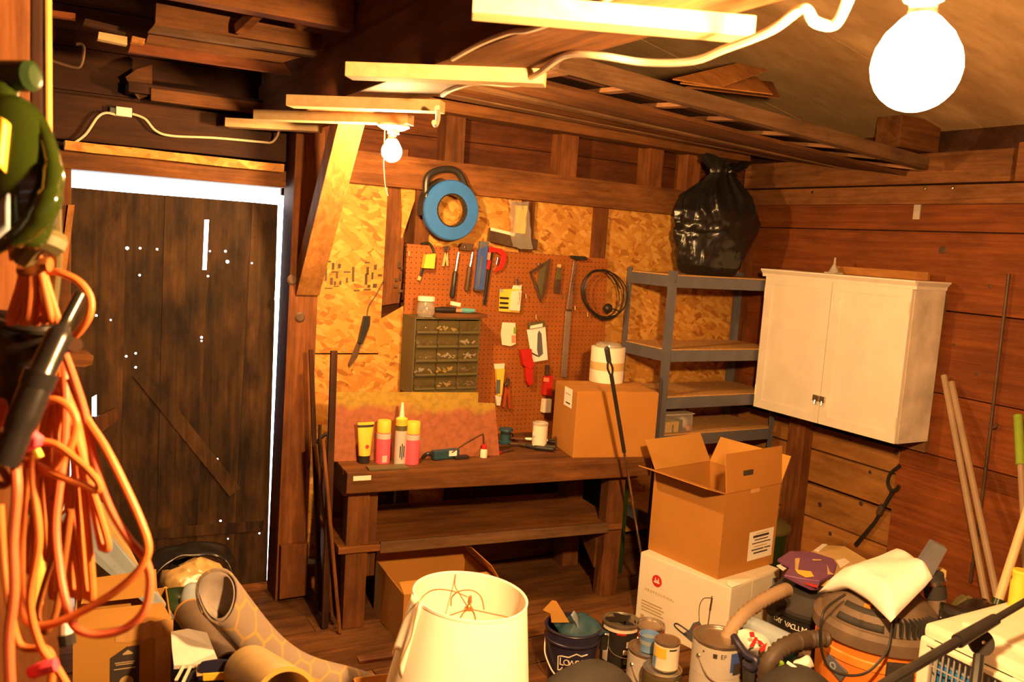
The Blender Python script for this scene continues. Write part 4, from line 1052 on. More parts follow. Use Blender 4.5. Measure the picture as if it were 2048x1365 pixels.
# ---- rods and sticks leaning by the left end of the bench
sticks = [((640, 850), (632, 1195), .008, 'iron', 'rust-brown rod farthest left of the bundle leaning by the bench'), ((622, 700), (640, 1200), .012, 'dark_z', 'dark batten standing right against the door post'),
          ((655, 868), (648, 1215), .006, 'iron', 'thin rod in front of the bundle by the bench leg'), ((632, 890), (660, 1190), .007, 'timber_z', 'brown dowel crossing the bundle by the bench'),
          ((660, 930), (655, 1150), .009, 'dark_z', 'short dark stick nearest the bench in the leaning bundle'), ((668, 702), (652, 1180), .017, 'dark_z', 'tall flat dark slat rising behind the painted board'), ((646, 880), (668, 1130), .008, 'timber_z', 'brown stick nearest the bench shelf end')]
for i, (a, c, r, mt, lb) in enumerate(sticks):
    Y0, Y1 = 3.66-.045*i, 3.60-.045*i
    p, q = P(*a, 'y', Y0), P(*c, 'y', Y1); d = (q-p).normalized(); f = q+d*((q.z-.008)/-d.z)
    o = obj('leaning_stick', B().tube([p, (p+f)/2+V((.006*(i % 2), 0, 0)), f], r, 8) if r < .012 else B().bar(p, f, r*1.6, r*.9, up=(0, 1, 0)), M[mt], smooth=r < .012)
    tag(o, lb, 'stick', 'sticks leaning left of the bench')
t = thing('hooked_bar', 'dark hooked bar lodged on top of the stick bundle left of the painted board', 'bar', P(645, 875, 'y', 3.7))
obj('bar', B().tube(spline([P(x, y, 'y', 3.66) for x, y in ((630, 890), (640, 878), (655, 868), (660, 880), (656, 900), (662, 925))], 5), .008, 8), M['black'], t, smooth=True, world=True)
# ================================================================ shelf unit with its load
ang2 = math.radians(-6)
t = thing('shelf_unit', 'grey steel boltless shelf unit with chipboard decks in the back right corner', 'shelving', (2.955, 3.475, 0), 0)
ang2 = 0.0
WS, DS = .86, .39
zs = [1.580, 1.182, .925, .715, .27]
for x, y in ((0, 0), (WS, 0), (0, DS), (WS, DS)):
    b = B(); sx = 1 if x == 0 else -1; sy = 1 if y == 0 else -1
    b.box2((x, y, 0), (x+sx*.035, y+sy*.003, 1.605)); b.box2((x, y+sy*.003, 0), (x+sx*.003, y+sy*.035, 1.605))
    obj('post', b, M['steel'], t)
for i, z in enumerate(zs):
    h = .062
    obj('beam', B().box2((.036, -.004, z-h), (WS-.036, .012, z), .003), M['steel'], t)
    obj('beam', B().box2((.036, DS-.012, z-h), (WS-.036, DS+.004, z), .003), M['steel'], t)
    obj('beam', B().box2((-.004, .036, z-h), (.012, DS-.036, z), .003), M['steel'], t)
    obj('beam', B().box2((WS-.012, .036, z-h), (WS+.004, DS-.036, z), .003), M['steel'], t)
    obj('deck', B().box2((.005, .005, z-.008), (WS-.005, DS-.005, z+.006)), M['chipboard'], t)
    if i == 0:
        for x, y in ((.02, -.005), (.02, -.005)):
            obj('rivet', B().lathe([(0, .003), (.004, .002), (.006, 0)], 10, (.02, -.001, z-.03), (0, -1, 0)), M['chrome'], t)
Ms = t.matrix_basis.copy()
def sh_(x, y, z): return Ms @ V((x, y, z))
# storage boxes on the lowest visible deck
zz = .715+.007
o = thing('clear_bin', 'clear plastic bin holding a yellow pack on the lowest open shelf deck', 'bin', sh_(.05, .02, zz), ang2)
obj('shell', B().box2((0, 0, 0), (.20, .22, .10), .006), M['clear'], o)
obj('rim', B().box2((-.006, -.006, .10), (.206, .226, .106), .002), M['stone'], o)
obj('yellow_pack', B().box2((.012, .006, .004), (.105, .10, .062), .002), M['yellow'], o)
obj('black_stripe', B().box2((.058, .004, .004), (.068, .0058, .045)), M['ink'], o)
obj('white_bag', B().ball((.155, .05, .05), .035, 2, (1, .8, 1)).wobble(.012, 30), M['paper'], o)
obj('red_part', B().ball((.18, .02, .018), .016, 2), M['salmon'], o, smooth=True)
obj('black_divider', B().box2((.118, .006, .004), (.130, .10, .07)), M['black'], o)
# ---- black bin bag on top
c = sh_(.42, .17, 1.588)
t = thing('trash_bag', 'full black bin bag with a knotted neck standing on top of the shelf unit', 'trash bag', c)
from mathutils import noise as _nz
def bagpt(u, v):
    a = 2*PI*u
    prof = [(0, .10, .0), (.04, .165, .0), (.14, .205, .05), (.3, .235, .17), (.45, .262, .28), (.58, .255, .37), (.70, .20, .47), (.80, .115, .555), (.86, .075, .60), (.92, .085, .635), (1.0, .15, .68)]
    for k in range(len(prof)-1):
        if prof[k][0] <= v <= prof[k+1][0]:
            f = (v-prof[k][0])/(prof[k+1][0]-prof[k][0]); r = prof[k][1]*(1-f)+prof[k+1][1]*f; z = prof[k][2]*(1-f)+prof[k+1][2]*f; break
    w = a+.35*_nz.noise(V((math.cos(a)*1.5, math.sin(a)*1.5, v*3)))
    s1 = 1-abs(math.sin(w*5.5+1.3*math.sin(w*2)+v*1.2)); s2 = 1-abs(math.sin(w*9+2*math.sin(w)-v*2))
    up_ = min(1, max(0, (v-.42)/.3))
    pleat = up_*(.22*(s1-.4)+.13*(s2-.4))
    n = _nz.noise(V((math.cos(a)*1.6, math.sin(a)*1.6, v*3.4)))*.16
    cr = _nz.turbulence(V((math.cos(a)*3+5, math.sin(a)*3, v*6.5)), 3, True)*.085*(1-up_*.6)
    r *= 1+pleat+n+cr-.05
    if .40 < v < .50: r *= 1-.07*math.sin(PI*(v-.40)/.10)*(.6+.4*math.sin(a*2))
    if v > .9:
        e = (v-.9)/.1; r *= 1+.35*e*math.sin(a*2+.9); z += e*(.045*math.sin(a*2+.9)-.02)
    x = r*math.cos(a)*1.06 + .05*v-.02; y = r*math.sin(a)*.66
    return V((x, y, max(z+cr*.1, 0)*.94))
b = B().grid(bagpt, 150, 80, wrapu=True)
obj('bag', b, M['bag'], t, smooth=True, ang=80)
tie = []
obj('tie', B().lathe([(.07, -.008), (.082, 0), (.07, .008)], 24, (.025, 0, .564), closed=True), M['bag'], t, smooth=True)

# ================================================================ white wall cabinet
X0, X1, Y0, Y1, Z0, Z1 = 3.612, 3.866, 2.535, 3.455, .858, 1.645
t = thing('wall_cabinet', 'grubby white two-door cabinet with a moulded top hung on the right wall', 'cabinet', (X0, Y0, Z0))
obj('carcass', B().box2((X0+.022, Y0, Z0), (X1, Y1, Z1-.03), .003), M['whitedirty'], t, world=True)
ym = (Y0+Y1)/2
for k, (a, c) in enumerate(((Y0+.002, ym-.002), (ym+.002, Y1-.002))):
    d = obj('door', B().box2((X0+.004, a, Z0+.002), (X0+.021, c, Z1-.035), .002), M['white'], t, world=True)
    s = .055
    for lo, hi in (((a, Z0+.002), (a+s, Z1-.035)), ((c-s, Z0+.002), (c, Z1-.035)), ((a+s, Z0+.002), (c-s, Z0+.05)), ((a+s, Z1-.085), (c-s, Z1-.035))):
        obj('door_rail', B().box2((X0-.001, lo[0], lo[1]), (X0+.004, hi[0], hi[1]), .0012), M['white'], d, world=True)
    hy = ym+(-.022 if k == 0 else .022); hz = Z0+.135
    obj('latch', B().box2((X0-.016, hy-.016, hz-.016), (X0-.001, hy+.016, hz+.016), .003), M['chrome'], d, world=True, label='small chrome latch')
    obj('latch_drop', B().tube([(X0-.012, hy, hz-.012), (X0-.018, hy-.004, hz-.032)], .006, 8), M['chrome'], d, world=True)
    for zz in (Z0+.10, Z1-.13):
        yy = a+.004 if k == 0 else c-.004
        obj('hinge', B().tube([(X0-.002, yy, zz-.03), (X0-.002, yy, zz+.03)], .0035, 8), M['whitedirty'], d, world=True)
b = B()
prof = [(0, -.042), (.004, -.042), (.006, -.026), (.018, -.012), (.022, -.008), (.022, 0), (0, 0)]
def crown(a, c, out, nm):
    p = [[V(a)+V(out)*x+V((0, 0, Z1+z)) for x, z in prof], [V(c)+V(out)*x+V((0, 0, Z1+z)) for x, z in prof]]
    obj(nm, B().hexa(p[0], p[1]), M['white'], t, world=True)
crown((X0, Y0-.022, 0), (X0, Y1+.022, 0), (-1, 0, 0), 'crown_moulding')
crown((X0-.0, Y0, 0), (X1, Y0, 0), (0, -1, 0), 'crown_moulding')
crown((X0, Y1, 0), (X1, Y1, 0), (0, 1, 0), 'crown_moulding')
obj('top_board', B().box2((X0, Y0, Z1-.03), (X1, Y1, Z1-.001)), M['white'], t, world=True)
obj('hanging_rail', B().box2((X1, Y0+.01, Z0-.06), (3.8985, Y1-.01, Z0+.06), .002), M['grey_y'], t, world=True)
obj('hanging_rail', B().box2((X1, Y0+.01, Z1-.16), (3.8985, Y1-.01, Z1-.05), .002), M['grey_y'], t, world=True)
q = P(1676, 540, 'x', 3.80); e = P(1862, 545, 'x', 3.80)
o = obj('long_plank', B().box2((3.78, e.y, Z1+.001), (3.80, q.y, q.z+.02), .003), M['pine_y']); tag(o, 'orange plank standing on edge on top of the white cabinet', 'plank')
c = P(1668, 540, 'x', 3.72)
t = thing('caulk_nozzle', 'grey plastic cone nozzle standing on the white cabinet', 'nozzle', V((c.x, c.y, Z1)))
obj('cone', B().lathe([(0, 0), (.032, 0), (.02, .025), (.007, .05), (.005, .085), (0, .085)], 18), M['stone'], t, smooth=True)
obj('base', B().box2((-.035, -.035, 0), (.035, .035, .008), .003), M['stone'], t)

# ================================================================ things on and against the right wall
t = thing('weeding_fork', 'dark iron weeding tool with a forked head hanging under the white cabinet', 'garden tool', P(1765, 1000, 'x', 3.87))
def onw(px, py, X=3.87): return P(px, py, 'x', X)
obj('shaft', B().tube([onw(1785, 985), onw(1750, 1045), onw(1712, 1090)], [.011, .010, .012], 8), M['black'], t, smooth=True, world=True)
obj('prong', B().tube(spline([onw(1785, 985), onw(1776, 968), onw(1781, 948), onw(1800, 932)], 5), .009, 8), M['black'], t, smooth=True, world=True)
obj('prong', B().tube(spline([onw(1782, 984), onw(1793, 980), onw(1798, 972)], 5), .010, 8), M['black'], t, smooth=True, world=True)
obj('collar', B().tube([onw(1766, 1012), onw(1758, 1028)], .017, 10), M['iron'], t, smooth=True, world=True)
t = thing('wall_rod', 'long thin rusty rod fixed upright to the boards right of the white cabinet', 'rod', onw(1980, 860))
a, c = onw(2018, 548), onw(1968, 968); e = onw(1941, 1165)
obj('rod', B().tube([a, c, e], .008, 8), M['iron'], t, smooth=True, world=True)
obj('catch', B().tube(spline([onw(1979, 856), onw(1990, 855), onw(1994, 848)], 4), .007, 8), M['iron'], t, smooth=True, world=True)
for k, (a, c, lb) in enumerate((((1888, 752), (1972, 1200), 'left of two grey-brown poles leaning on the wall beside the white cabinet'), ((1903, 765), (1992, 1185), 'right of two grey-brown poles leaning on the wall beside the white cabinet'))):
    p, q = P(*a, 'x', 3.86), P(*c, 'x', 3.55-.01*k); d = (q-p).normalized(); f = q+d*((q.z-.01)/-d.z)
    o = obj('leaning_pole', B().tube([p, (p+f)/2, f], .015, 10), M['greyplastic'] if False else M['hose'], smooth=True); tag(o, lb, 'pole', 'poles leaning on the right wall')
t = thing('lopper', 'pole with a lime green sleeve leaning on the right wall', 'pole', P(2044, 1000, 'x', 3.4))
p, q = P(2036, 832, 'x', 3.75), P(2048, 1060, 'x', 3.55); d = (q-p).normalized(); f = q+d*((q.z-.01)/-d.z)
m_ = p+(q-p)*.45
obj('sleeve', B().tube([p, m_], .019, 12), M['greenhandle'], t, smooth=True, world=True)
obj('shaft', B().tube([m_, f], .013, 10), M['hose'], t, smooth=True, world=True)
t = thing('push_broom', 'broom with a pale wooden handle set in a dark green socket', 'broom', P(1998, 1200, 'x', 2.9))
p, q = P(2075, 960, 'x', 3.35), P(1996, 1205, 'x', 3.12); d = (q-p).normalized()
obj('handle', B().tube([p-d*.25, q], .0165, 12), M['broom'], t, smooth=True, world=True)
obj('socket', B().tube([q-d*.01, q+d*.05], [.022, .024], 12), M['greendark'], t, smooth=True, world=True)
hd = q+d*.07
obj('head', B().bar(hd+V((-.12, .08, 0)), hd+V((.12, -.08, 0)), .06, .05, bevel=.006), M['black'], t, world=True)
b = B()
for k in range(40):
    s = (k+.5)/40; c = hd+V((-.12, .08, 0))*(1-s)+V((.12, -.08, 0))*s
    for w in (-.02, 0, .02): b.tube([c+V((w*.5, w, -.02)), c+V((w*.6, w*1.2, -.11))], .004, 4)
s = obj('bristles', b, M['black'], t, world=True); s['kind'] = 'stuff'
c = P(2036, 1195, 'x', 2.75)
t = thing('yellow_grip', 'yellow tubular grip standing up at the right edge of the picture', 'handle', c)
obj('grip', B().lathe([(0, -.1), (.026, -.1), (.027, .05), (.023, .06), (.028, .085), (.024, .09), (0, .09)], 18), M['yellow'], t, smooth=True)
obj('pole', B().lathe([(0, -c.z), (.012, -c.z), (.012, -.1), (0, -.1)], 12), M['yellow'], t, smooth=True)
# ================================================================ cartons, cans and vacuums on the floor at the right
def oriented(c, a, b_):                               # frame on the floor plane with x towards a
    x = (V(a)-V(c)); x.z = 0; return math.atan2(x.y, x.x), x.length
# ---- white appliance carton
HZ = .335
c = P(1463, 1178, 'z', HZ); r_ = P(1552, 1143, 'z', HZ); l_ = V((2.487, 2.927, HZ))
rz, wx = oriented(c, r_, None); wy = (l_-c).length
t = thing('appliance_carton', 'white vacuum cleaner carton with a red round emblem standing under the open brown box', 'box', V((c.x, c.y, 0)), rz)
wx = .38
b = B().box2((0, 0, 0), (wx, wy, HZ), .006)
obj('carton', b, M['whitebox'], t)
obj('top_flap', B().box2((.003, .003, HZ), (wx/2-.002, wy-.003, HZ+.003)), M['whitebox'], t)
obj('top_flap', B().box2((wx/2+.002, .003, HZ), (wx-.003, wy-.003, HZ+.003)), M['whitebox'], t)
obj('torn_corner', B().prism([(0, 0, HZ+.003), (.07, -.002, HZ+.003), (.02, .03, HZ+.02), (-.004, .02, HZ+.012)], (0, 0, .002)), M['paper'], t)
# print on the left face (local x = 0 plane, facing -x): u along -y (left to right as seen), z up
def lf(u, z): return V((-.0012, wy-u, z))            # u from the far left edge
Ml = lambda u, z: frame(lf(u, z), (0, -1, 0), (0, 0, 1))
obj('emblem', B().lathe([(0, .0008), (.027, .0008), (.027, 0)], 28, lf(.105, .235), (-1, 0, 0)), M['red'], t)
text('emblem_letter', 'H', .036, M['paper'], t, frame(lf(.105, .235)+V((-.0012, 0, 0)), (0, -1, 0), (0, 0, 1)), world=False)
obj('emblem_bar', B().box2(lf(.09, .226)+V((-.0022, 0, 0)), lf(.12, .232)+V((-.001, 0, 0))), M['paper'], t)
text('printed_word', 'PROFESSIONAL', .017, M['faint'], t, Ml(.125, .177), world=False, spacing=1.5)
for k in range(4):
    obj('small_print', B().box2(lf(.03, .118-.014*k)+V((-.0006, 0, 0)), lf(.145+.012*(k % 2), .123-.014*k)), M['faint'], t)
obj('small_print', B().box2(lf(.03, .04)+V((-.0006, 0, 0)), lf(.05, .055)), M['faint'], t)
# printed upright vacuum cleaner
pic = B()
pic.prism([lf(u, z) for u, z in ((.265, .05), (.36, .02), (.385, .06), (.375, .105), (.345, .14), (.315, .12), (.30, .085))], (-.0008, 0, 0))
obj('vacuum_print', pic, M['steel'], t)
pic = B().tube([lf(.385, .05), lf(.395, .27)], .0022, 6)
pic.tube(spline([lf(.345, .135), lf(.338, .2), (lf(.355, .245)), lf(.395, .262)], 6), .0015, 6)
obj('handle_print', pic, M['iron'], t)
obj('handle_print', B().tube([lf(.392, .205), lf(.396, .262)], .004, 6), M['iron'], t)
pic = B().tube(spline([lf(.30, .075), lf(.235, .085), lf(.22, .07), lf(.26, .055), lf(.29, .055)], 6), .003, 6)
obj('hose_print', pic, M['black'], t)
obj('motor_print', B().prism([lf(u, z) for u, z in ((.32, .095), (.35, .09), (.352, .118), (.33, .12))], (-.0014, 0, 0)), M['maroon'], t)
obj('tape_strip', B().box2((wx*.42, -.0015, .02), (wx*.58, -.0004, HZ-.002)), M['cream'], t)
obj('blue_mark', B().box2((wx-.06, -.002, HZ-.10), (wx-.015, -.0004, HZ-.03)), M['bluegrey'], t)

# ---- open brown box on it
zb = HZ+.0035
c = P(1435, 1160, 'z', zb); rr_ = P(1545, 1128, 'z', zb); ll_ = P(1297, 1098, 'z', zb)
rz, wx = oriented(c, rr_, None); wy = (ll_-c).length
hz = .375
t = thing('cardboard_box', 'open brown cardboard box with its flaps up standing on the white carton', 'box', c, rz)
th = .004
obj('side', B().box2((0, 0, 0), (th, wy, hz)), M['card'], t)
obj('side', B().box2((wx-th, 0, 0), (wx, wy, hz)), M['card'], t)
obj('side', B().box2((th, 0, 0), (wx-th, th, hz)), M['card'], t)
obj('side', B().box2((th, wy-th, 0), (wx-th, wy, hz)), M['card'], t)
obj('bottom', B().box2((th, th, 0), (wx-th, wy-th, th)), M['card'], t)
def flap(p, q, tip, sh, mt='card'):                   # p,q hinge, tip vector, sh = inset at the free edge
    p, q, tip = V(p), V(q), V(tip); e = (q-p).normalized()*sh
    n_ = (q-p).cross(tip).normalized()*.004
    return B().prism([p, q, q+tip-e, p+tip+e], n_)
obj('flap', flap((0, wy, hz), (0, 0, hz), (-.115, 0, .035), .006), M['card'], t)          # left flap folded out, seen edge-on
obj('flap', flap((0, 0, hz), (wx, 0, hz), (0, .02, .165), -.004), M['card'], t)           # front-right flap standing
obj('flap', flap((0, wy, hz), (wx, wy, hz), (-.03, .05, .13), .002), M['card2'], t)       # far flap
obj('flap', flap((wx, 0, hz), (wx, wy, hz), (.06, 0, .115), .004), M['card2'], t)         # right flap leaning out
obj('flap_print', B().box2((wx*.29, -.001, hz+.065), (wx*.45, .010, hz+.085)), M['ink'], t)
obj('shipping_label', B().box2((wx*.50, -.0012, .045), (wx*.95, -.0002, .175)), M['paper'], t)
for k, (z, x0, x1, h, mt) in enumerate(((.163, .62, .85, .003, 'faint'), (.146, .57, .86, .010, 'ink'), (.133, .60, .85, .004, 'iron'), (.118, .56, .90, .004, 'iron'), (.103, .60, .84, .004, 'faint'), (.088, .56, .78, .005, 'ink'), (.088, .80, .91, .005, 'ink'), (.072, .60, .86, .006, 'ink'))):
    obj('label_line', B().box2((wx*x0, -.0022, z), (wx*x1, -.0011, z+h)), M[mt], t)
bpx = t.matrix_basis.copy()
obj('tape_strip', B().box2((wx*.44, -.0012, hz-.02), (wx*.60, -.0003, hz)), M['tape'], t)

# ---- cardboard box half under the bench
c = V((1.345, 3.075, 0)); wx, wy, hz = .44, .40, .235
t = thing('cardboard_box', 'dull brown open box pushed half under the left end of the workbench', 'box', c, -.07)
obj('side', B().box2((0, 0, 0), (th, wy, hz)), M['card'], t)
obj('side', B().box2((wx-th, 0, 0), (wx, wy, hz)), M['card'], t)
obj('side', B().box2((th, 0, 0), (wx-th, th, hz)), M['card'], t)
obj('side', B().box2((th, wy-th, 0), (wx-th, wy, hz)), M['card'], t)
obj('bottom', B().box2((th, th, 0), (wx-th, wy-th, th)), M['card'], t)
obj('flap', flap((0, wy, hz), (wx, wy, hz), (0, -.02, .085), .004, 'card'), M['card'], t)
obj('flap', flap((0, 0, hz), (wx, 0, hz), (0, .10, .012), .01), M['card2'], t)
obj('flap', flap((wx, 0, hz), (wx, wy, hz), (-.05, 0, .08), .01), M['card'], t)

# ---- paint cans
def can(px, py, ztop, r, h, lab, body, lidmt='tin', z0=None):
    p = P(px, py, 'z', ztop); z0 = ztop-h
    t = thing('paint_can', lab, 'paint can', V((p.x, p.y, z0)), 0, 'paint cans in front of the white carton')
    obj('body', B().lathe([(0, .0), (r, 0), (r*1.015, .003), (r, .006), (r, h-.010), (r*1.03, h-.006), (r*1.03, h), (r*.93, h), (r*.90, h-.006), (0, h-.006)], 36), M[lidmt], t, smooth=True)
    obj('label', B().lathe([(r+.0008, .012), (r+.0008, h-.014), (r-.001, h-.014), (r-.001, .012)], 36, closed=True), M[body], t, smooth=True)
    obj('lid', B().lathe([(r*.86, h-.006), (r*.86, h-.001), (r*.78, h-.001), (r*.76, h-.005), (0, h-.005)], 32), M[lidmt], t, smooth=True)
    obj('handle', B().tube(spline([(r*1.03, 0, h*.72), (r*.9, -r*.62, h*.40), (.0, -r*1.1, h*.30), (-r*.9, -r*.62, h*.40), (-r*1.03, 0, h*.72)], 6), .0022, 6), M['tin'], t, smooth=True)
    for s in (-1, 1): obj('ear', B().lathe([(0, .005), (.007, .004), (.009, 0)], 10, (s*r, 0, h*.72), (s, 0, 0)), M['tin'], t)
    return t
def patch_on(t, r, a0, a1, z0, z1, mt, nm='print', dr=.0014):
    b = B().grid(lambda u, v: V(((r+dr)*math.cos(a0+(a1-a0)*u), (r+dr)*math.sin(a0+(a1-a0)*u), z0+(z1-z0)*v)), 10, 1)
    return obj(nm, b, M[mt], t, solid=.0006)
FC = math.radians(-128)                               # the side of a can that faces the camera
t = can(1243, 1240, .19, .077, .185, 'gallon paint can with a mostly black label and splashed lid beside the navy bucket', 'black')
patch_on(t, .077, FC-1.0, FC-.62, .03, .15, 'greylabel'); patch_on(t, .077, FC+.35, FC+.9, .10, .125, 'greylabel'); patch_on(t, .077, FC+.2, FC+.8, .07, .09, 'paper'); patch_on(t, .077, FC+.25, FC+.42, .03, .05, 'greenhandle')
patch_on(t, .077, FC-.2, FC+.3, .152, .160, 'redtool'); patch_on(t, .077, FC-1.1, FC+1.0, .160, .172, 'cream')
obj('paint_splash', B().prism([(.07*math.cos(a)*(.6+.4*math.sin(3*a)), .07*math.sin(a)*(.7+.3*math.cos(5*a)), .1852) for a in [2*PI*k/24 for k in range(24)]], (0, 0, .001)), M['black'], t)
t = can(1300, 1248, .185, .062, .18, 'small paint can with a red-brown label behind the blue cup', 'maroon')
t = can(1298, 1296, .19, .078, .187, 'grey labelled paint can under the blue cup', 'greylabel')
patch_on(t, .078, FC-.1, FC+.1, .150, .163, 'ink'); patch_on(t, .078, FC+.15, FC+.45, .150, .160, 'ink')
tb = t.matrix_basis.translation
cu = thing('blue_cup', 'translucent blue mixing cup standing on a grey labelled paint can', 'cup', V((tb.x-.012, tb.y-.01, .188)))
obj('cup', B().lathe([(0, 0), (.032, 0), (.037, .06), (.039, .064), (.036, .064), (.031, .004), (0, .004)], 26), M['bluecap'], cu, smooth=True)
obj('band', B().lathe([(.0355, .03), (.037, .045), (.034, .045), (.033, .03)], 26, closed=True), M['bluegrey'], cu, smooth=True)
t = can(1325, 1336, .19, .070, .187, 'dark labelled paint can carrying the small yellow labelled can', 'olive')
patch_on(t, .07, FC+.0, FC+.9, .10, .165, 'cream'); patch_on(t, .07, FC-.6, FC-.1, .11, .15, 'navy'); patch_on(t, .07, FC+.45, FC+.62, .135, .155, 'ink')
p = t.matrix_basis.translation
h = .105; r = .046
t = thing('paint_can', 'small quart can with a yellow and cream label stacked on a dark labelled can', 'paint can', V((p.x+.012, p.y+.0, .1905)), 0, 'paint cans in front of the white carton')
obj('body', B().lathe([(0, 0), (r, 0), (r, h-.008), (r*1.04, h-.005), (r*1.04, h), (r*.92, h), (r*.88, h-.005), (0, h-.005)], 32), M['tin'], t, smooth=True)
obj('label', B().lathe([(r+.0008, .006), (r+.0008, h-.012), (r-.001, h-.012), (r-.001, .006)], 32, closed=True), M['cream'], t, smooth=True)
obj('lid', B().lathe([(r*.84, h-.005), (r*.84, h+.001), (0, h+.001)], 28), M['tin'], t, smooth=True)
patch_on(t, r, FC-1.1, FC-.05, .05, .09, 'yellow'); patch_on(t, r, FC-1.3, FC-.9, .008, .05, 'bluecap'); patch_on(t, r, FC+.15, FC+.8, .082, .088, 'ink')
tA = can(1428, 1376, .195, .084, .19, 'grey can with a plain label underneath the big lidded can at the front', 'greylabel')
p = tA.matrix_basis.translation
t = can(1424, 1287, .388, .088, .19, 'large paint can with a grey label and blue corner stacked at the front', 'greylabel')
t.matrix_basis = Matrix.Translation(V((p.x, p.y, .1955)))
text('can_print', 'EF', .022, M['ink'], t, frame(V((.089*math.cos(FC+.12), .089*math.sin(FC+.12), .155)), (-math.sin(FC+.12), math.cos(FC+.12), 0), (0, 0, 1)), world=False, ext=.0006)
patch_on(t, .088, FC-.28, FC-.12, .147, .163, 'ink'); patch_on(t, .088, FC+.42, FC+1.1, .10, .168, 'bluetool'); patch_on(t, .088, FC+.55, FC+1.1, .09, .13, 'ink', dr=.002)
patch_on(t, .088, FC-1.2, FC+1.2, .075, .077, 'stone'); patch_on(t, .088, FC-.7, FC-.64, .158, .164, 'ink')
obj('lid_rust', B().prism([(.07*math.cos(a), .07*math.sin(a), .1862) for a in [FC+.5+1.9*k/12 for k in range(13)]], (0, 0, .001)), M['iron'], t)

# ---- navy bucket with a house-shaped emblem
BH = .225
c = P(1147, 1250, 'z', BH)
t = thing('bucket', 'navy plastic bucket with a cream house-shaped emblem holding folded rags', 'bucket', V((c.x, c.y, 0)))
rt, rb = .108, .086
def rz_(z): return rb+(rt-rb)*z/BH
obj('pail', B().lathe([(0, 0), (rb, 0), (rz_(BH-.05), BH-.05), (rt+.004, BH-.048), (rt+.004, BH-.042), (rt, BH-.039), (rt, BH-.006), (rt+.006, BH-.003), (rt+.004, BH), (rt-.006, BH), (rb-.006, .012), (0, .012)], 44), M['navy'], t, smooth=True)
fa = FC+.08
def bk(a, z, dr=.002): rr = rz_(z)+dr; return V((rr*math.cos(fa+a), rr*math.sin(fa+a), z))
outl = [(-.55, .075), (-.55, .132), (-.42, .137), (-.12, .138), (.16, .154), (.36, .144), (.62, .148)]
obj('emblem_outline', B().tube([bk(a, z) for a, z in outl], .0026, 6), M['cream'], t)
obj('emblem_outline', B().tube([bk(-.55, .075), bk(-.44, .078), bk(-.36, .09)], .0026, 6), M['cream'], t)
word = "LOWE'S"
for k, ch in enumerate(word):
    a = -.40+.205*k - (.07 if k > 4 else 0)
    pos = bk(a, .113, .002); tang = V((-math.sin(fa+a), math.cos(fa+a), 0))
    text('emblem_letter', ch, .042 if k == 0 else .034, M['cream'], t, frame(pos, tang, (0, 0, 1)), world=False, ext=.0008)
obj('handle', B().tube(spline([bk(-1.5, BH-.055, .004), bk(-1.2, .12, .014), bk(-.85, .075, .012), bk(-.6, .05, .008)], 8), .003, 8), M['cream'], t, smooth=True)
obj('tan_rivet', B().ball(bk(-.35, BH-.045, .003), .003, 1), M['tan'], t)  # small plain tan rivet below the rim
obj('handle_grip', B().tube([bk(1.5, BH-.03, .02), bk(1.45, BH-.08, .022)], .016, 10), M['black'], t, smooth=True)
o = thing('rag', 'blue and teal crumpled cloth stuffed in the navy bucket', 'cloth', V((c.x, c.y, BH)))
b = B().grid(lambda u, v: V((-.06+.17*u, -.085+.15*v, -.015+.052*math.sin(PI*u)*math.sin(PI*v))), 24, 16); b.wobble(.016, 20, 4)
obj('cloth', b, M['teal'], o, smooth=True, solid=.006)
b = B().grid(lambda u, v: V((-.055+.03*v+.05*u, -.05+.02*v, .075-.085*u)), 10, 6); b.wobble(.006, 24, 2)
obj('corner', b, M['bluegrey'], o, smooth=True, solid=.005)
dq = (V((c.x, c.y, BH))-EYE).dot(FW)-.02
o = obj('cardboard_scrap', B().prism([PD(x, y, dq) for x, y in ((1087, 1222), (1105, 1203), (1114, 1205), (1139, 1246), (1103, 1246), (1101, 1228))], (.003, .008, 0)), M['card2']); tag(o, 'torn tan cardboard scrap sticking up from the navy bucket', 'cardboard')
# ---- black sack in front of the bucket
c = PD(1180, 1395, 2.62)
b = B().grid(lambda u, v: V((.20*math.sin(PI*min(v*.62, .62))*math.cos(2*PI*u)*1.05, .15*math.sin(PI*min(v*.62, .62))*math.sin(2*PI*u), (c.z+.10)*(1-v**2.2))), 40, 20, wrapu=True); b.wobble(.014, 9, 5)
o = obj('black_sack', b, M['blackmatt'], smooth=True); o.location = (c.x, c.y, 0); tag(o, 'rounded black sack in front of the navy bucket at the bottom edge', 'sack')
# ---- black shop vacuum with lettering
c = PD(1634, 1175, 3.38); HV = c.z
t = thing('shop_vacuum', 'black drum vacuum with white lettering standing behind the orange one', 'vacuum cleaner', V((c.x, c.y, 0)))
R1 = .175
obj('drum', B().lathe([(0, .03), (R1*.94, .03), (R1, .05), (R1, HV-.09), (R1*1.04, HV-.085), (R1*1.04, HV-.07), (0, HV-.07)], 44), M['black'], t, smooth=True)
obj('lid', B().lathe([(R1*1.05, HV-.07), (R1*1.05, HV-.055), (R1*.97, HV-.04), (R1*.86, HV-.012), (R1*.8, HV), (0, HV)], 44), M['blackmatt'], t, smooth=True)
for k in range(4): obj('caster', B().ball((R1*.85*math.cos(k*PI/2+.6), R1*.85*math.sin(k*PI/2+.6), .022), .022, 2), M['black'], t, smooth=True)
fa = math.atan2(-c.y, -c.x)
word = 'DRY VACUUM'
zt = .302
for k, ch in enumerate(word):
    if ch == ' ': continue
    a = fa-.90+.082*k
    text('drum_letter', ch, .030, M['paper'], t, frame(V(((R1+.001)*math.cos(a), (R1+.001)*math.sin(a), zt)), (-math.sin(a), math.cos(a), 0), (0, 0, 1)), world=False, ext=.0006)
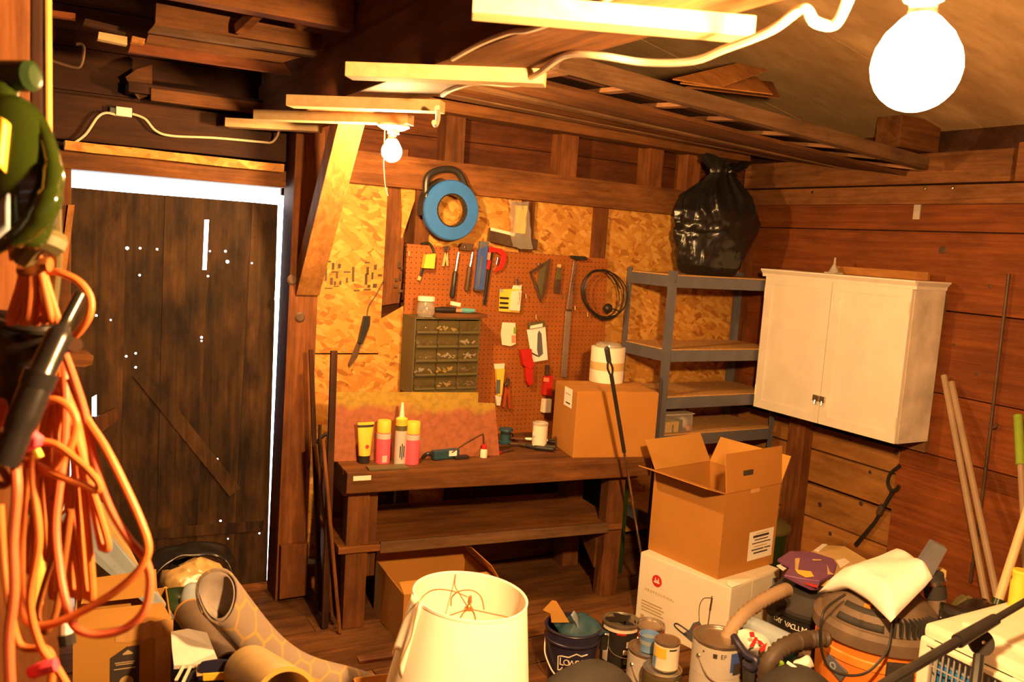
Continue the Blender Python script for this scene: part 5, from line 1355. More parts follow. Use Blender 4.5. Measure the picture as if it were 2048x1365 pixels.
obj('port', B().tube([V((R1*.96*math.cos(fa-.78), R1*.96*math.sin(fa-.78), HV-.06)), V(((R1+.05)*math.cos(fa-.78), (R1+.05)*math.sin(fa-.78), HV-.06))], .032, 16), M['black'], t, smooth=True)
vac_c = V((c.x, c.y, HV))
def ribbed(name, pts, r, mt, lab, cat='hose', pitch=.018):
    sp = spline(pts, 24); out = [sp[0]]; acc = 0
    for a, b_ in zip(sp, sp[1:]):
        acc += (b_-a).length
        if acc >= pitch/2: out.append(b_); acc = 0
    rs = [r*(1.0 if k % 2 else .80) for k in range(len(out))]
    o = obj(name, B().tube(out, rs, 14), M[mt], smooth=True, ang=60); tag(o, lab, cat); return o
ribbed('vacuum_hose', [PD(1576, 1180, 3.17), PD(1558, 1186, 3.13), PD(1525, 1203, 3.08), PD(1490, 1228, 3.02), PD(1462, 1262, 2.99), PD(1446, 1300, 2.98), PD(1440, 1350, 3.0), PD(1438, 1420, 3.04)], .027, 'hose', 'dusty pale ribbed hose curving down from the black vacuum past the white carton')
# packets on the black vacuum
z = HV+.002
o = thing('flat_carton', 'tan flat carton lying on the lid of the black vacuum', 'box', V((vac_c.x, vac_c.y, z)))
pts = [P(x, y, 'z', z+.03) for x, y in ((1600, 1118), (1642, 1090), (1690, 1093), (1748, 1128), (1700, 1165), (1640, 1160))]
obj('pack', B().prism(pts, (0, 0, -.028)), M['tan'], o, world=True, bevel=.003)
obj('white_edge', B().prism([P(x, y, 'z', z+.031) for x, y in ((1628, 1102), (1645, 1089), (1655, 1090), (1638, 1104))], (0, 0, .002)), M['paper'], o, world=True)
obj('white_patch', B().prism([P(x, y, 'z', z+.031) for x, y in ((1672, 1122), (1690, 1118), (1700, 1126), (1680, 1138))], (0, 0, .002)), M['cream'], o, world=True)
o = thing('seed_packet', 'purple printed packet lying across the front of the black vacuum lid', 'packet', V((vac_c.x-.05, vac_c.y-.05, z+.035)))
pts = [P(x, y, 'z', z+.05) for x, y in ((1555, 1118), (1580, 1102), (1625, 1104), (1668, 1118), (1674, 1128), (1668, 1148), (1640, 1162), (1610, 1158), (1568, 1150), (1580, 1132))]
obj('packet', B().prism(pts, (0, 0, -.014)), M['purple'], o, world=True, bevel=.004)
obj('front_edge', B().prism([P(x, y, 'z', z+.045) for x, y in ((1568, 1150), (1610, 1158), (1640, 1162), (1636, 1176), (1622, 1176), (1600, 1166))], (0, 0, -.010)), M['purple'], o, world=True)
for pts, mt in ((((1590, 1118), (1600, 1117), (1596, 1140), (1590, 1140)), 'tan'), (((1590, 1140), (1622, 1144), (1628, 1154), (1612, 1156), (1596, 1148)), 'yellow'), (((1624, 1119), (1643, 1120), (1643, 1122), (1626, 1122)), 'tan'), (((1654, 1130), (1660, 1145), (1668, 1150), (1655, 1150)), 'tan'), (((1610, 1166), (1636, 1172), (1634, 1177), (1612, 1170)), 'redtool')):
    obj('print', B().prism([P(x, y, 'z', z+.0515) for x, y in pts], (0, 0, .001)), M[mt], o, world=True)
o = thing('paper_tag', 'small white and green tag poking out under the purple packet', 'tag', P(1568, 1136, 'z', z+.02))
obj('tag', B().prism([P(x, y, 'z', z+.02) for x, y in ((1553, 1133), (1566, 1128), (1577, 1136), (1566, 1143))], (0, 0, .003)), M['paper'], o, world=True)
obj('green_end', B().prism([P(x, y, 'z', z+.02) for x, y in ((1570, 1127), (1584, 1128), (1586, 1132), (1576, 1135))], (0, 0, .004)), M['greenhandle'], o, world=True)

# ---- orange shop vacuum
c = PD(1757, 1252, 2.98); ZL = c.z
t = thing('shop_vacuum', 'orange drum vacuum with a dusty grey-brown top and black hose at the lower right', 'vacuum cleaner', V((c.x, c.y, 0)))
R2 = .208
fa = math.atan2(-c.y, -c.x)
obj('drum', B().lathe([(0, .05), (R2*.86, .05), (R2*.9, .08), (R2*.97, ZL-.03), (R2, ZL-.015), (0, ZL-.015)], 52), M['orange'], t, smooth=True)
obj('drum_rib', B().lathe([(R2*.955, ZL-.085), (R2*.985, ZL-.08), (R2*.985, ZL-.055), (R2*.965, ZL-.05)], 52, closed=True), M['orange'], t, smooth=True)
obj('lid_ring', B().lathe([(R2*1.0, ZL-.018), (R2*1.05, ZL-.012), (R2*1.05, ZL+.028), (R2*.98, ZL+.045), (0, ZL+.045)], 52), M['greyplastic'], t, smooth=True)
obj('motor_dome', B().lathe([(R2*.93, ZL+.045), (R2*.86, ZL+.085), (R2*.62, ZL+.125), (R2*.5, ZL+.16), (0, ZL+.17)], 48), M['greyplastic'], t, smooth=True)
b = B().grid(lambda u, v: V((R2*(.94-.20*v)*math.cos(fa-.75+.85*u), R2*(.94-.20*v)*math.sin(fa-.75+.85*u), ZL+.05+.055*v+.004)), 14, 5)
obj('dark_panel', b, M['blackmatt'], t, smooth=True, solid=.004)
for k in range(9):
    a = fa+.25+.11*k
    obj('vent_rib', B().box((R2*.88*math.cos(a), R2*.88*math.sin(a), ZL+.075), (.05, .006, .05), Matrix.Rotation(a, 3, 'Z'), .001), M['blackmatt'], t)
obj('power_switch', B().box((R2*.70*math.cos(fa-.28), R2*.70*math.sin(fa-.28), ZL+.112), (.016, .022, .016), Matrix.Rotation(fa, 3, 'Z'), .003), M['orange'], t)
# black latch, side badge and handle
for a in (fa+.38,):
    obj('latch', B().box(((R2+.006)*math.cos(a), (R2+.006)*math.sin(a), ZL-.075), (.02, .085, .085), Matrix.Rotation(a, 3, 'Z'), .004), M['blackmatt'], t)
a = fa-.62
tilt = Matrix.Rotation(a, 3, 'Z') @ Matrix.Rotation(-.4, 3, 'X')
obj('badge', B().box(((R2*.955)*math.cos(a), (R2*.955)*math.sin(a), ZL-.115), (.014, .085, .045), tilt, .003), M['steel'], t)
ba = a-.03
obj('badge_ring', B().lathe([(.008, 0), (.013, 0), (.013, .002), (.008, .002)], 18, V(((R2*.955+.0075)*math.cos(ba), (R2*.955+.0075)*math.sin(ba), ZL-.112)), V((math.cos(a), math.sin(a), 0)), closed=True), M['bluegrey'], t)
for s in (0, 1):
    obj('drum_handle', B().tube(spline([V(((R2*1.0)*math.cos(fa+q), (R2*1.0)*math.sin(fa+q), ZL-z_)) for q, z_ in ((-.05, .17), (.10, .135), (.38, .13), (.6, .15))], 6), .010, 8), M['orange'], t, smooth=True) if s == 0 else None
obj('power_cord', B().tube(spline([PD(1785, 1250, 2.78), PD(1779, 1288, 2.74), PD(1766, 1315, 2.73), PD(1735, 1345, 2.73), PD(1700, 1352, 2.75), PD(1665, 1342, 2.78), PD(1648, 1318, 2.80), PD(1642, 1285, 2.80), PD(1643, 1240, 2.80), PD(1655, 1215, 2.82), PD(1690, 1190, 2.86)], 8), .0045, 8), M['black'], t, smooth=True, world=True)
for k in range(4): obj('caster', B().ball((R2*.85*math.cos(k*PI/2+.6), R2*.85*math.sin(k*PI/2+.6), .028), .028, 2), M['black'], t, smooth=True)
obj('drum_foot', B().lathe([(R2*.7, .02), (R2*1.0, .025), (R2*1.0, .055), (R2*.7, .055)], 40, closed=True), M['black'], t, smooth=True)
pv = V((c.x, c.y, ZL))
ribbed('vacuum_hose', [PD(1655, 1278, 2.86), PD(1625, 1279, 2.84), PD(1592, 1285, 2.80), PD(1562, 1298, 2.77), PD(1542, 1320, 2.75), PD(1533, 1340, 2.75), PD(1530, 1400, 2.78), PD(1532, 1480, 2.85)], .030, 'hosedark', 'dark ribbed hose bending down from the orange vacuum')
# ---- white pillow thrown over the orange vacuum
A_, B_, C_, D_ = PD(1636, 1186, 3.02), PD(1781, 1246, 2.70), PD(1866, 1156, 2.80), PD(1806, 1112, 3.16)
def pil(u, v, s):
    p = A_*(1-u)*(1-v)+B_*u*(1-v)+C_*u*v+D_*(1-u)*v
    e = (min(u, 1-u, .16)/.16*min(v, 1-v, .16)/.16)**.5
    p = p+V((0, 0, 1))*(.060*e if s > 0 else -.035*e*(1-.5*math.sin(PI*u)*math.sin(PI*v)))
    p = p+V((0, 0, 1))*.055*math.sin(PI*u)*(1-v)**1.5 + V((.02, .03, 0))*math.sin(PI*u)*(1-v)**2
    n_ = _nz.noise(p*11)*.010*e + .006*e*math.sin(18*u+6*v)*max(0, .5-v)
    return p+V((0, 0, n_))
t = thing('pillow', 'white cotton pillow draped over the top of the orange vacuum', 'pillow', (A_+B_+C_+D_)/4)
b = B(); b.grid(lambda u, v: pil(u, v, 1), 30, 30); b.grid(lambda u, v: pil(u, v, -1), 30, 30)
bmesh.ops.remove_doubles(b.bm, verts=b.bm.verts, dist=.0008)
obj('cushion', b, M['pillow'], t, smooth=True, world=True, ang=80)
# ---- vacuum wand with floor tool
t = thing('vacuum_wand', 'grey vacuum wand with a flat rectangular floor head standing behind the white pillow', 'vacuum attachment', PD(1868, 1170, 2.95))
f = lambda x, y, d_: PD(x, y, d_)
b = B().prism([f(*q) for q in ((1836, 1132, 2.93), (1866, 1085, 2.99), (1896, 1100, 2.95), (1868, 1154, 2.89), (1855, 1153, 2.89))], (.012, .022, .006))
obj('head', b, M['steel'], t, world=True, bevel=.004)
obj('neck', B().tube(spline([f(1866, 1146, 2.93), f(1868, 1168, 2.93), f(1872, 1195, 2.93)], 5), [.034]*6+[.036]*5, 14), M['blackmatt'], t, smooth=True, world=True)
obj('wand', B().tube([f(1872, 1190, 2.93), f(1878, 1240, 2.92), f(1884, 1300, 2.9)], .031, 14), M['greyplastic'], t, smooth=True, world=True)
obj('collar', B().tube([f(1869, 1160, 2.93), f(1870, 1168, 2.93)], .038, 14), M['chrome'], t, smooth=True, world=True)
o = obj('foil_offcut', B().prism([PD(x, y, 3.0) for x, y in ((1876, 1138), (1893, 1142), (1892, 1156), (1880, 1164))], (.01, .02, 0)), M['tan']); tag(o, 'small tan card behind the neck of the vacuum wand', 'card')
# black cloth and hose lying behind the pet carrier
t = thing('dark_cloth', 'crumpled black cloth bundle lying behind the pet carrier', 'cloth', PD(1970, 1230, 2.8))
b = B().grid(lambda u, v: PD(1880+175*u, 1212+30*v+8*math.sin(9*u)+10*u, 2.95-.25*v)+V((0, 0, .02*math.sin(5*u+3*v))), 26, 10); b.wobble(.018, 13, 2)
obj('cloth', b, M['bag'], t, smooth=True, world=True, solid=.012)
obj('fold', B().tube(spline([PD(1890, 1225, 2.78), PD(1930, 1240, 2.74), PD(1985, 1240, 2.74), PD(2050, 1262, 2.72)], 6), [.03]*6+[.04]*6+[.05]*7, 10).wobble(.008, 18), M['bag'], t, smooth=True, world=True)
o = thing('leather_glove', 'olive work glove lying on the black cloth', 'glove', PD(1920, 1215, 2.95))
b = B().prism([PD(x, y, 2.96) for x, y in ((1908, 1222), (1922, 1204), (1936, 1194), (1938, 1206), (1948, 1196), (1950, 1206), (1934, 1224))], (.01, .03, 0))
obj('palm', b, M['olive'], o, world=True, bevel=.006)
t = thing('red_can', 'red and white printed can lying behind the pet carrier at the right edge', 'can', PD(2038, 1255, 2.62))
obj('can', B().tube([PD(2030, 1248, 2.66), PD(2062, 1262, 2.58)], .024, 14), M['paper'], t, smooth=True, world=True)
obj('red_band', B().tube([PD(2042, 1254, 2.63), PD(2056, 1260, 2.6)], .0245, 14), M['redtool'], t, smooth=True, world=True)
# ---- pet carrier
cx = 2.33
a = P(1848, 1262, 'x', cx)
YA = a.y; ZC = a.z; YB2 = YA-.33; XD = .46
t = thing('pet_carrier', 'cream pet carrier with a wire door and blue padding inside at the lower right', 'pet carrier', (cx, YA, 0))
def shell(u, v):                                      # hooded top half
    pass
obj('base', B().box2((cx+.02, YB2, .0), (cx+XD, YA, ZC-.20), .03), M['cream'], t, world=True)
obj('side', B().box2((cx+.02, YA-.02, ZC-.21), (cx+XD, YA+.0, ZC-.01), .008), M['cream'], t, world=True)
obj('side', B().box2((cx+.02, YB2, ZC-.21), (cx+XD, YB2+.02, ZC-.01), .008), M['cream'], t, world=True)
obj('back', B().box2((cx+XD-.02, YB2, ZC-.21), (cx+XD, YA, ZC-.01), .008), M['cream'], t, world=True)
obj('roof', B().box2((cx+.005, YB2-.004, ZC-.018), (cx+XD, YA+.004, ZC+.022), .016), M['cream'], t, world=True)
obj('roof_ridge', B().box2((cx+.10, YB2+.05, ZC+.018), (cx+XD-.04, YA-.05, ZC+.034), .010), M['cream'], t, world=True)
obj('door_surround', B().box2((cx-.004, YA-.03, .05), (cx+.02, YA+.006, ZC-.018), .008), M['cream'], t, world=True)
obj('door_surround', B().box2((cx-.004, YB2-.006, .05), (cx+.02, YB2+.07, ZC-.018), .008), M['cream'], t, world=True)
obj('door_lip', B().box2((cx-.012, YB2+.06, ZC-.034), (cx+.012, YA-.02, ZC-.02), .004), M['cream'], t, world=True)
dr_ = obj('wire_door', B().tube([(cx+.004, YA-.032, ZC-.036), (cx+.004, YB2+.074, ZC-.036), (cx+.004, YB2+.074, .1), (cx+.004, YA-.032, .1), (cx+.004, YA-.032, ZC-.036)], .004, 6), M['mesh'], t, world=True)
n_ = 13
for k in range(1, n_):
    y_ = YA-.032+(YB2+.074-YA+.032)*k/n_
    obj('bar', B().tube([(cx+.004, y_, ZC-.036), (cx+.004, y_, .1)], .0028, 6), M['mesh'], dr_, world=True)
for k in range(1, 6):
    z_ = ZC-.036-.06*k
    obj('bar', B().tube([(cx+.004, YA-.032, z_), (cx+.004, YB2+.074, z_)], .0024, 6), M['mesh'], dr_, world=True)
obj('padding', B().box2((cx+.035, YB2+.025, .06), (cx+.10, YA-.025, ZC-.105), .012), M['bluepad'], t, world=True)
obj('padding_top', B().box2((cx+.05, YB2+.025, ZC-.104), (cx+.11, YA-.025, ZC-.05), .006), M['bluegrey'], t, world=True)
obj('latch', B().box2((cx-.02, YB2+.055, ZC-.09), (cx+.0, YB2+.10, ZC-.05), .004), M['cream'], t, world=True)
# ---- black pole across the carrier
t = thing('crutch_pole', 'black pole with a round joint lying across the front of the pet carrier', 'pole', PD(1960, 1283, 2.2))
p0_, p1_, p2_ = PD(2085, 1184, 2.36), PD(1958, 1270, 2.25), PD(1730, 1392, 1.99)
p1_ = p0_+(p2_-p0_)*((p1_-p0_).length/(p2_-p0_).length)
obj('shaft', B().tube([p0_, p1_], .0095, 10), M['black'], t, smooth=True, world=True)
obj('shaft', B().tube([p1_, p2_], .0125, 10), M['black'], t, smooth=True, world=True)
obj('sleeve', B().tube([p0_+(p2_-p0_)*.30, p0_+(p2_-p0_)*.52], [.015, .018], 12), M['black'], t, smooth=True, world=True)
kn = PD(1962, 1286, 2.26)
obj('joint', B().lathe([(0, -.012), (.030, -.012), (.034, -.004), (.034, .006), (.0, .010)], 24, kn, (-.45, -.8, .4)), M['blackmatt'], t, smooth=True, world=True)
obj('joint_bolt', B().ball(kn+V((-.45, -.8, .4))*.013, .006, 1), M['chrome'], t, smooth=True, world=True)
obj('strap', B().tube([PD(1958, 1312, 2.24), PD(1955, 1340, 2.22), PD(1950, 1380, 2.2)], .014, 8), M['black'], t, smooth=True, world=True)
# ---- clutter between the vacuums and cans
t = thing('plastic_roll', 'grey-green roll of plastic lying among the clutter left of the dark hose', 'roll', PD(1530, 1248, 3.0))
obj('roll', B().tube([PD(1482, 1243, 3.05), PD(1489, 1246, 3.04), PD(1575, 1288, 2.92), PD(1581, 1291, 2.92)], [.026, .036, .036, .03], 20), M['bluegrey'], t, smooth=True, world=True)
obj('core', B().tube([PD(1479, 1242, 3.055), PD(1485, 1244, 3.045)], .014, 12), M['card'], t, smooth=True, world=True)
t = thing('white_sack', 'white printed plastic sack with red marks beside the dark hose', 'sack', PD(1505, 1290, 2.95))
b = B().grid(lambda u, v: PD(1476+75*u-4*v, 1262+60*v+10*u*u, 2.97-.10*math.sin(PI*u)*math.sin(PI*v)), 18, 14); b.wobble(.008, 18, 7)
obj('film', b, M['paper'], t, smooth=True, world=True, solid=.008)
for q in (((1500, 1266), (1508, 1265), (1510, 1275), (1502, 1276)), ((1500, 1295), (1512, 1275), (1516, 1277), (1508, 1294)), ((1512, 1278), (1524, 1284), (1530, 1292), (1520, 1290)), ((1520, 1298), (1534, 1288), (1530, 1300), (1522, 1306))):
    obj('red_mark', B().prism([PD(x, y, 2.85) for x, y in q], (.0, .004, 0)), M['red'], t, world=True)
t = thing('navy_tool', 'dark navy plastic tool with a loop handle between the big can and the dark hose', 'hand tool', PD(1490, 1310, 2.9))
obj('handle', B().tube(spline([PD(1468, 1274, 2.92), PD(1478, 1290, 2.88), PD(1495, 1312, 2.84), PD(1512, 1322, 2.82), PD(1505, 1338, 2.82), PD(1488, 1330, 2.84)], 6), .013, 10), M['navy'], t, smooth=True, world=True)
obj('stem', B().tube([PD(1500, 1325, 2.84), PD(1502, 1400, 2.86)], .026, 12), M['blackmatt'], t, smooth=True, world=True)
t = thing('black_bottle', 'black cylinder standing right behind the big lidded paint can', 'bottle', V((*PD(1484, 1300, 2.95).xy, 0)))
hq = PD(1484, 1312, 2.95).z
obj('body', B().lathe([(0, 0), (.034, 0), (.034, hq), (.024, hq+.02), (0, hq+.022)], 22), M['blackmatt'], t, smooth=True)
obj('cap', B().lathe([(.018, hq+.02), (.018, hq+.04), (0, hq+.041)], 16), M['black'], t, smooth=True)
t = thing('spray_bottle', 'pale blue can with a grey cap lying inside the bend of the dark hose', 'spray can', PD(1575, 1300, 2.85))
obj('can', B().tube([PD(1552, 1318, 2.9), PD(1596, 1298, 2.84)], .027, 16), M['tealbright'], t, smooth=True, world=True)
obj('cap', B().tube([PD(1596, 1298, 2.84), PD(1612, 1296, 2.82)], .030, 16), M['greyplastic'], t, smooth=True, world=True)
obj('tan_end', B().tube([PD(1538, 1324, 2.92), PD(1556, 1316, 2.9)], .030, 16), M['tan'], t, smooth=True, world=True)
t = thing('plastic_wrapper', 'crumpled white wrapper lying on a black bag in front of the orange vacuum', 'wrapper', PD(1605, 1330, 2.75))
b = B().ball(PD(1608, 1328, 2.72), .034, 3, (1.1, .8, .8)); b.wobble(.014, 26, 1)
obj('film', b, M['paper'], t, smooth=True, world=True)
obj('white_stick', B().tube([PD(1575, 1326, 2.70), PD(1603, 1345, 2.66)], .006, 8), M['paper'], t, smooth=True, world=True)
obj('green_scrap', B().ball(PD(1562, 1328, 2.74), .012, 1), M['greenhandle'], t, world=True)
c = PD(1595, 1400, 2.66)
b = B().grid(lambda u, v: V((.16*math.sin(PI*min(v*.6, .6))*math.cos(2*PI*u), .15*math.sin(PI*min(v*.6, .6))*math.sin(2*PI*u), (c.z+.095)*(1-v**2.4))), 36, 18, wrapu=True); b.wobble(.016, 10, 9)
o = obj('black_bag', b, M['blackmatt'], smooth=True); o.location = (c.x, c.y, 0); tag(o, 'bulging black bag at the bottom edge left of the orange vacuum', 'bag')
# green canister in the corner behind the open box
t = thing('green_bin', 'dark olive bin standing in the corner behind the open brown box', 'bin', (3.32, 3.05, 0))
obj('body', B().lathe([(0, 0), (.13, 0), (.15, .30), (.155, .30), (.155, .315), (0, .315)], 30), M['greendark'], t, smooth=True)
obj('lid', B().lathe([(.16, .315), (.16, .33), (.12, .36), (0, .37)], 30), M['olive'], t, smooth=True)
t = thing('corrugated_sheet', 'dark green sheet standing between the workbench and the shelf unit', 'sheet', (2.74, 3.5, 0))
obj('sheet', B().box2((2.70, 3.42, 0), (2.74, 3.84, .70), .006), M['greendark'], t, world=True)
# ================================================================ foreground: lamp in a carton
z = .495
pl, pr = P(716, 1324, 'z', z), P(1092, 1316, 'z', z)
pf = P(1056, 1306, 'z', z)
c = PD(941, 1192, 2.2)
lx, ly = c.x, c.y
t = thing('cardboard_box', 'open carton with grey packing holding the table lamp at the bottom of the picture', 'box', (lx, ly, 0), math.radians(-8))
wx, wy = .46, .36
x0, y0 = -.255, -.17
for lo, hi in (((x0, y0, 0), (x0+th, y0+wy, z)), ((x0+wx-th, y0, 0), (x0+wx, y0+wy, z)), ((x0, y0, 0), (x0+wx, y0+th, z)), ((x0, y0+wy-th, 0), (x0+wx, y0+wy, z))):
    obj('side', B().box2(lo, hi), M['card'], t)
obj('bottom', B().box2((x0, y0, .0), (x0+wx, y0+wy, .006)), M['card'], t)
b = B().grid(lambda u, v: V((x0+.01+(wx-.02)*u, y0+.01+(wy-.02)*v, .44)), 24, 18); b.wobble(.03, 12, 3)
obj('packing', b, M['rugback'], t, smooth=True)
obj('torn_flap', B().bar(P(716, 1322, 'z', .503), P(815, 1308, 'z', .503), .03, .010, bevel=.002), M['timber_x'], t, world=True)
# table lamp
t = thing('table_lamp', 'table lamp with a large cream cloth shade and a loose wire trailing over its rim', 'lamp', (lx, ly, 0))
tilt = Matrix.Rotation(math.radians(5.5), 4, V((math.cos(yaw), -math.sin(yaw), 0)).cross(V((0, 0, 1))))
tilt = Matrix.Rotation(math.radians(4), 4, FW)
zc = c.z
def tl(b):
    bmesh.ops.transform(b.bm, matrix=Matrix.Translation((0, 0, zc)) @ tilt, verts=b.bm.verts); return b
ra, rb_, hS = .148, .190, .27
obj('shade', tl(B().lathe([(ra, 0), (rb_, -hS), (rb_-.003, -hS), (ra-.003, 0)], 64, closed=True)), M['shade'], t, smooth=True)
obj('rim', tl(B().lathe([(ra-.002, -.004), (ra+.002, -.004), (ra+.002, .003), (ra-.002, .003)], 64, closed=True)), M['shade'], t, smooth=True)
b = B().grid(lambda u, v: V(((ra+.006+.03*v+.006*math.sin(9*u)*v)*math.cos(PI*.93+.42*u), (ra+.006+.03*v)*math.sin(PI*.93+.42*u), .004-.165*v+.03*v*math.sin(4*u))), 10, 10)
obj('torn_lining', tl(b), M['shade'], t, smooth=True, solid=.002)
sp = .012
zs_ = -.036
for k in range(3):
    a = math.radians(-30+120*k)-yaw+.35
    obj('spider_arm', tl(B().tube(spline([(0, 0, zs_), (ra*.6*math.cos(a), ra*.6*math.sin(a), zs_), (ra*.93*math.cos(a), ra*.93*math.sin(a), zs_+.002), ((ra-.003)*math.cos(a), (ra-.003)*math.sin(a), -.004)], 5), .0018, 6)), M['wire'], t, smooth=True)
obj('washer', tl(B().lathe([(.004, zs_-.002), (.012, zs_-.002), (.012, zs_+.002), (.004, zs_+.002)], 14, closed=True)), M['wire'], t, smooth=True)
obj('finial', tl(B().lathe([(0, zs_), (.006, zs_), (.007, zs_+.008), (.0035, zs_+.012), (.006, zs_+.018), (.0045, zs_+.034), (0, zs_+.038)], 14)), M['wire'], t, smooth=True)
for s in (-1, 1):
    obj('harp', tl(B().tube(spline([(0, 0, zs_), (s*.02, 0, zs_-.02), (s*.034, 0, zs_-.09), (s*.028, 0, zs_-.19), (s*.012, 0, zs_-.22)], 6), .002, 6)), M['wire'], t, smooth=True)
obj('bulb', tl(B().lathe([(0, -.075), (.02, -.082), (.03, -.105), (.028, -.13), (.014, -.17), (.013, -.20), (0, -.20)], 18)), M['white'], t, smooth=True)
obj('stem', B().lathe([(.0, .03), (.012, .03), (.012, .14), (.03, .2), (.05, .30), (.035, .42), (.014, .47), (.012, zc-.25), (0, zc-.25)], 22), M['wire'], t, smooth=True)
obj('base', B().lathe([(0, .006), (.085, .006), (.09, .012), (.085, .028), (.03, .04), (0, .04)], 30), M['wire'], t, smooth=True)
b = B().tube(spline([PD(935, 1195, 2.2), PD(905, 1183, 2.18), PD(872, 1180, 2.14), PD(850, 1190, 2.10), PD(836, 1210, 2.05), PD(828, 1245, 2.035), PD(822, 1275, 2.02), PD(808, 1308, 2.0), PD(800, 1330, 1.99)], 8), .0018, 6)
obj('loose_wire', b, M['wire'], t, smooth=True, world=True)
b = B().tube(spline([PD(902, 1213, 2.2), PD(904, 1195, 2.2), PD(920, 1183, 2.2), PD(945, 1182, 2.2), PD(962, 1195, 2.2), PD(968, 1220, 2.2)], 6), .002, 6)
obj('wire_loop', b, M['wire'], t, smooth=True, world=True)

# ================================================================ left cluster on the floor
z = .475
pL, pR = P(146, 1266, 'z', z), P(343, 1242, 'z', z)
rz = math.atan2(pR.y-pL.y, pR.x-pL.x); wx = (pR-pL).length; wy = .26
t = thing('cardboard_box', 'taped cardboard box with a black printed label and a raised flap at the lower left', 'box', (pL.x, pL.y, 0), rz)
for lo, hi in (((0, 0, 0), (th, wy, z)), ((wx-th, 0, 0), (wx, wy, z)), ((th, 0, 0), (wx-th, th, z)), ((th, wy-th, 0), (wx-th, wy, z))):
    obj('side', B().box2(lo, hi), M['card2'], t)
obj('bottom', B().box2((th, th, 0), (wx-th, wy-th, th)), M['card2'], t)
obj('flap', B().prism([(.015, wy-.06, z+.0), (wx-.03, wy-.06, z+.0), (wx-.035, wy-.03, z+.078), (.03, wy-.03, z+.068)], (0, .004, 0)), M['card2'], t)
obj('flap', B().prism([(0, 0, z), (wx, 0, z), (wx-.02, .12, z+.006), (.02, .12, z+.006)], (0, 0, .004)), M['card2'], t)
b = B().grid(lambda u, v: V((wx*.42+(wx*.60)*u, -.0015-.0008*math.sin(30*u), z-.05+.056*v+.003*math.sin(24*u))), 30, 2)
obj('tape_strip', b, M['tape'], t, solid=.001)
obj('tape_strip', B().box2((wx-.045, -.0012, z-.26), (wx+.001, -.0002, z-.05)), M['tape'], t)
lx0, lx1 = wx*.37, wx*.67
obj('black_label', B().prism([(lx0, -.0012, z-.30), (lx1, -.0012, z-.30), (lx1, -.0012, z-.065), (lx0+.045, -.0012, z-.065), (lx0, -.0012, z-.095)], (0, -.0008, 0)), M['ink'], t)
cxm = (lx0+lx1)/2
obj('label_print', B().lathe([(0, .0008), (.020, .0008), (.020, 0)], 20, (cxm+.005, -.0021, z-.178), (0, -1, 0)), M['tan'], t)
for zz, w_ in ((z-.115, .055), (z-.121, .05), (z-.135, .06)):
    obj('label_print', B().box2((cxm-w_/2, -.0028, zz), (cxm+w_/2, -.0021, zz+.003)), M['faint'], t)
obj('label_print', B().prism([(cxm-.006, -.0021, z-.09), (cxm+.022, -.0021, z-.09), (cxm+.022, -.0021, z-.086), (cxm+.008, -.0021, z-.075), (cxm-.006, -.0021, z-.086)], (0, -.0007, 0)), M['faint'], t)
# white carton lid beside it
t = thing('white_carton', 'small white folded carton lying open right of the taped cardboard box', 'carton', PD(385, 1290, 2.3))
a, b_, c, d, e, f_ = PD(342, 1264, 2.42), PD(376, 1258, 2.44), PD(414, 1266, 2.42), PD(425, 1294, 2.36), PD(438, 1326, 2.27), PD(348, 1332, 2.27)
obj('panel', B().prism([a, b_, c, d, PD(344, 1298, 2.36)], (0, .003, -.012)), M['paper'], t, world=True)
obj('panel', B().prism([PD(344, 1298, 2.36), d, e, f_], (0, .003, -.012)), M['paper'], t, world=True)
t = thing('power_tool', 'navy power tool with a yellow plate below the white carton', 'tool', PD(420, 1360, 2.25))
obj('body', B().tube(spline([PD(372, 1368, 2.26), PD(410, 1350, 2.26), PD(460, 1352, 2.24), PD(490, 1400, 2.2)], 6), [.02]*6+[.035]*6+[.04]*7, 14), M['navy'], t, smooth=True, world=True)
obj('yellow_plate', B().prism([PD(x, y, 2.19) for x, y in ((405, 1349), (450, 1346), (454, 1361), (406, 1364))], (0, .006, 0)), M['yellow'], t, world=True, bevel=.002)
for k, q in enumerate((((370, 1328), (352, 1362)), ((383, 1330), (366, 1366)), ((398, 1330), (400, 1352)))):
    o = obj('zip_tie', B().bar(PD(*q[0], 2.28), PD(*q[1], 2.22), .008 if k < 2 else .016, .003), M['cream' if k < 2 else 'tan']); tag(o, ('left cream tie strip sticking out under the white carton', 'middle cream tie strip sticking out under the white carton', 'wide tan strip under the right end of the white carton')[k], 'strip')
# rug roll
A0, A1 = PD(428, 1197, 2.30), PD(722, 1396, 2.50)
ax = (A1-A0).normalized(); up_ = V((0, 0, 1)); sd = ax.cross(up_).normalized(); un = sd.cross(ax)
t = thing('rolled_rug', 'grey and yellow honeycomb rug loosely rolled, open mouth towards the door', 'rug', A0)
L0 = (A1-A0).length
def rugp(u, v):
    a = -2.35+u*2*PI*1.12
    r = (.060+.008*u)*(1+.22*math.cos(a-.6)) * (1-.18*math.sin(PI*v))
    tear = 1+.25*math.cos(a+1.2)*(1-v)
    p = A0+ax*(L0*v+.05*math.cos(a+.2)*(1-v)**3)+sd*(r*.82*math.cos(a)*tear)+un*(r*.95*math.sin(a))
    return p+V((0, 0, -.05*math.sin(PI*v)+.012*math.sin(7*v+2)))
obj('pile', B().grid(rugp, 56, 40, uv=True), M['rug'], t, smooth=True, world=True, solid=.007)
cen = [A0+ax*(L0*k/8)+V((0, 0, -.05*math.sin(PI*k/8))) for k in range(9)]
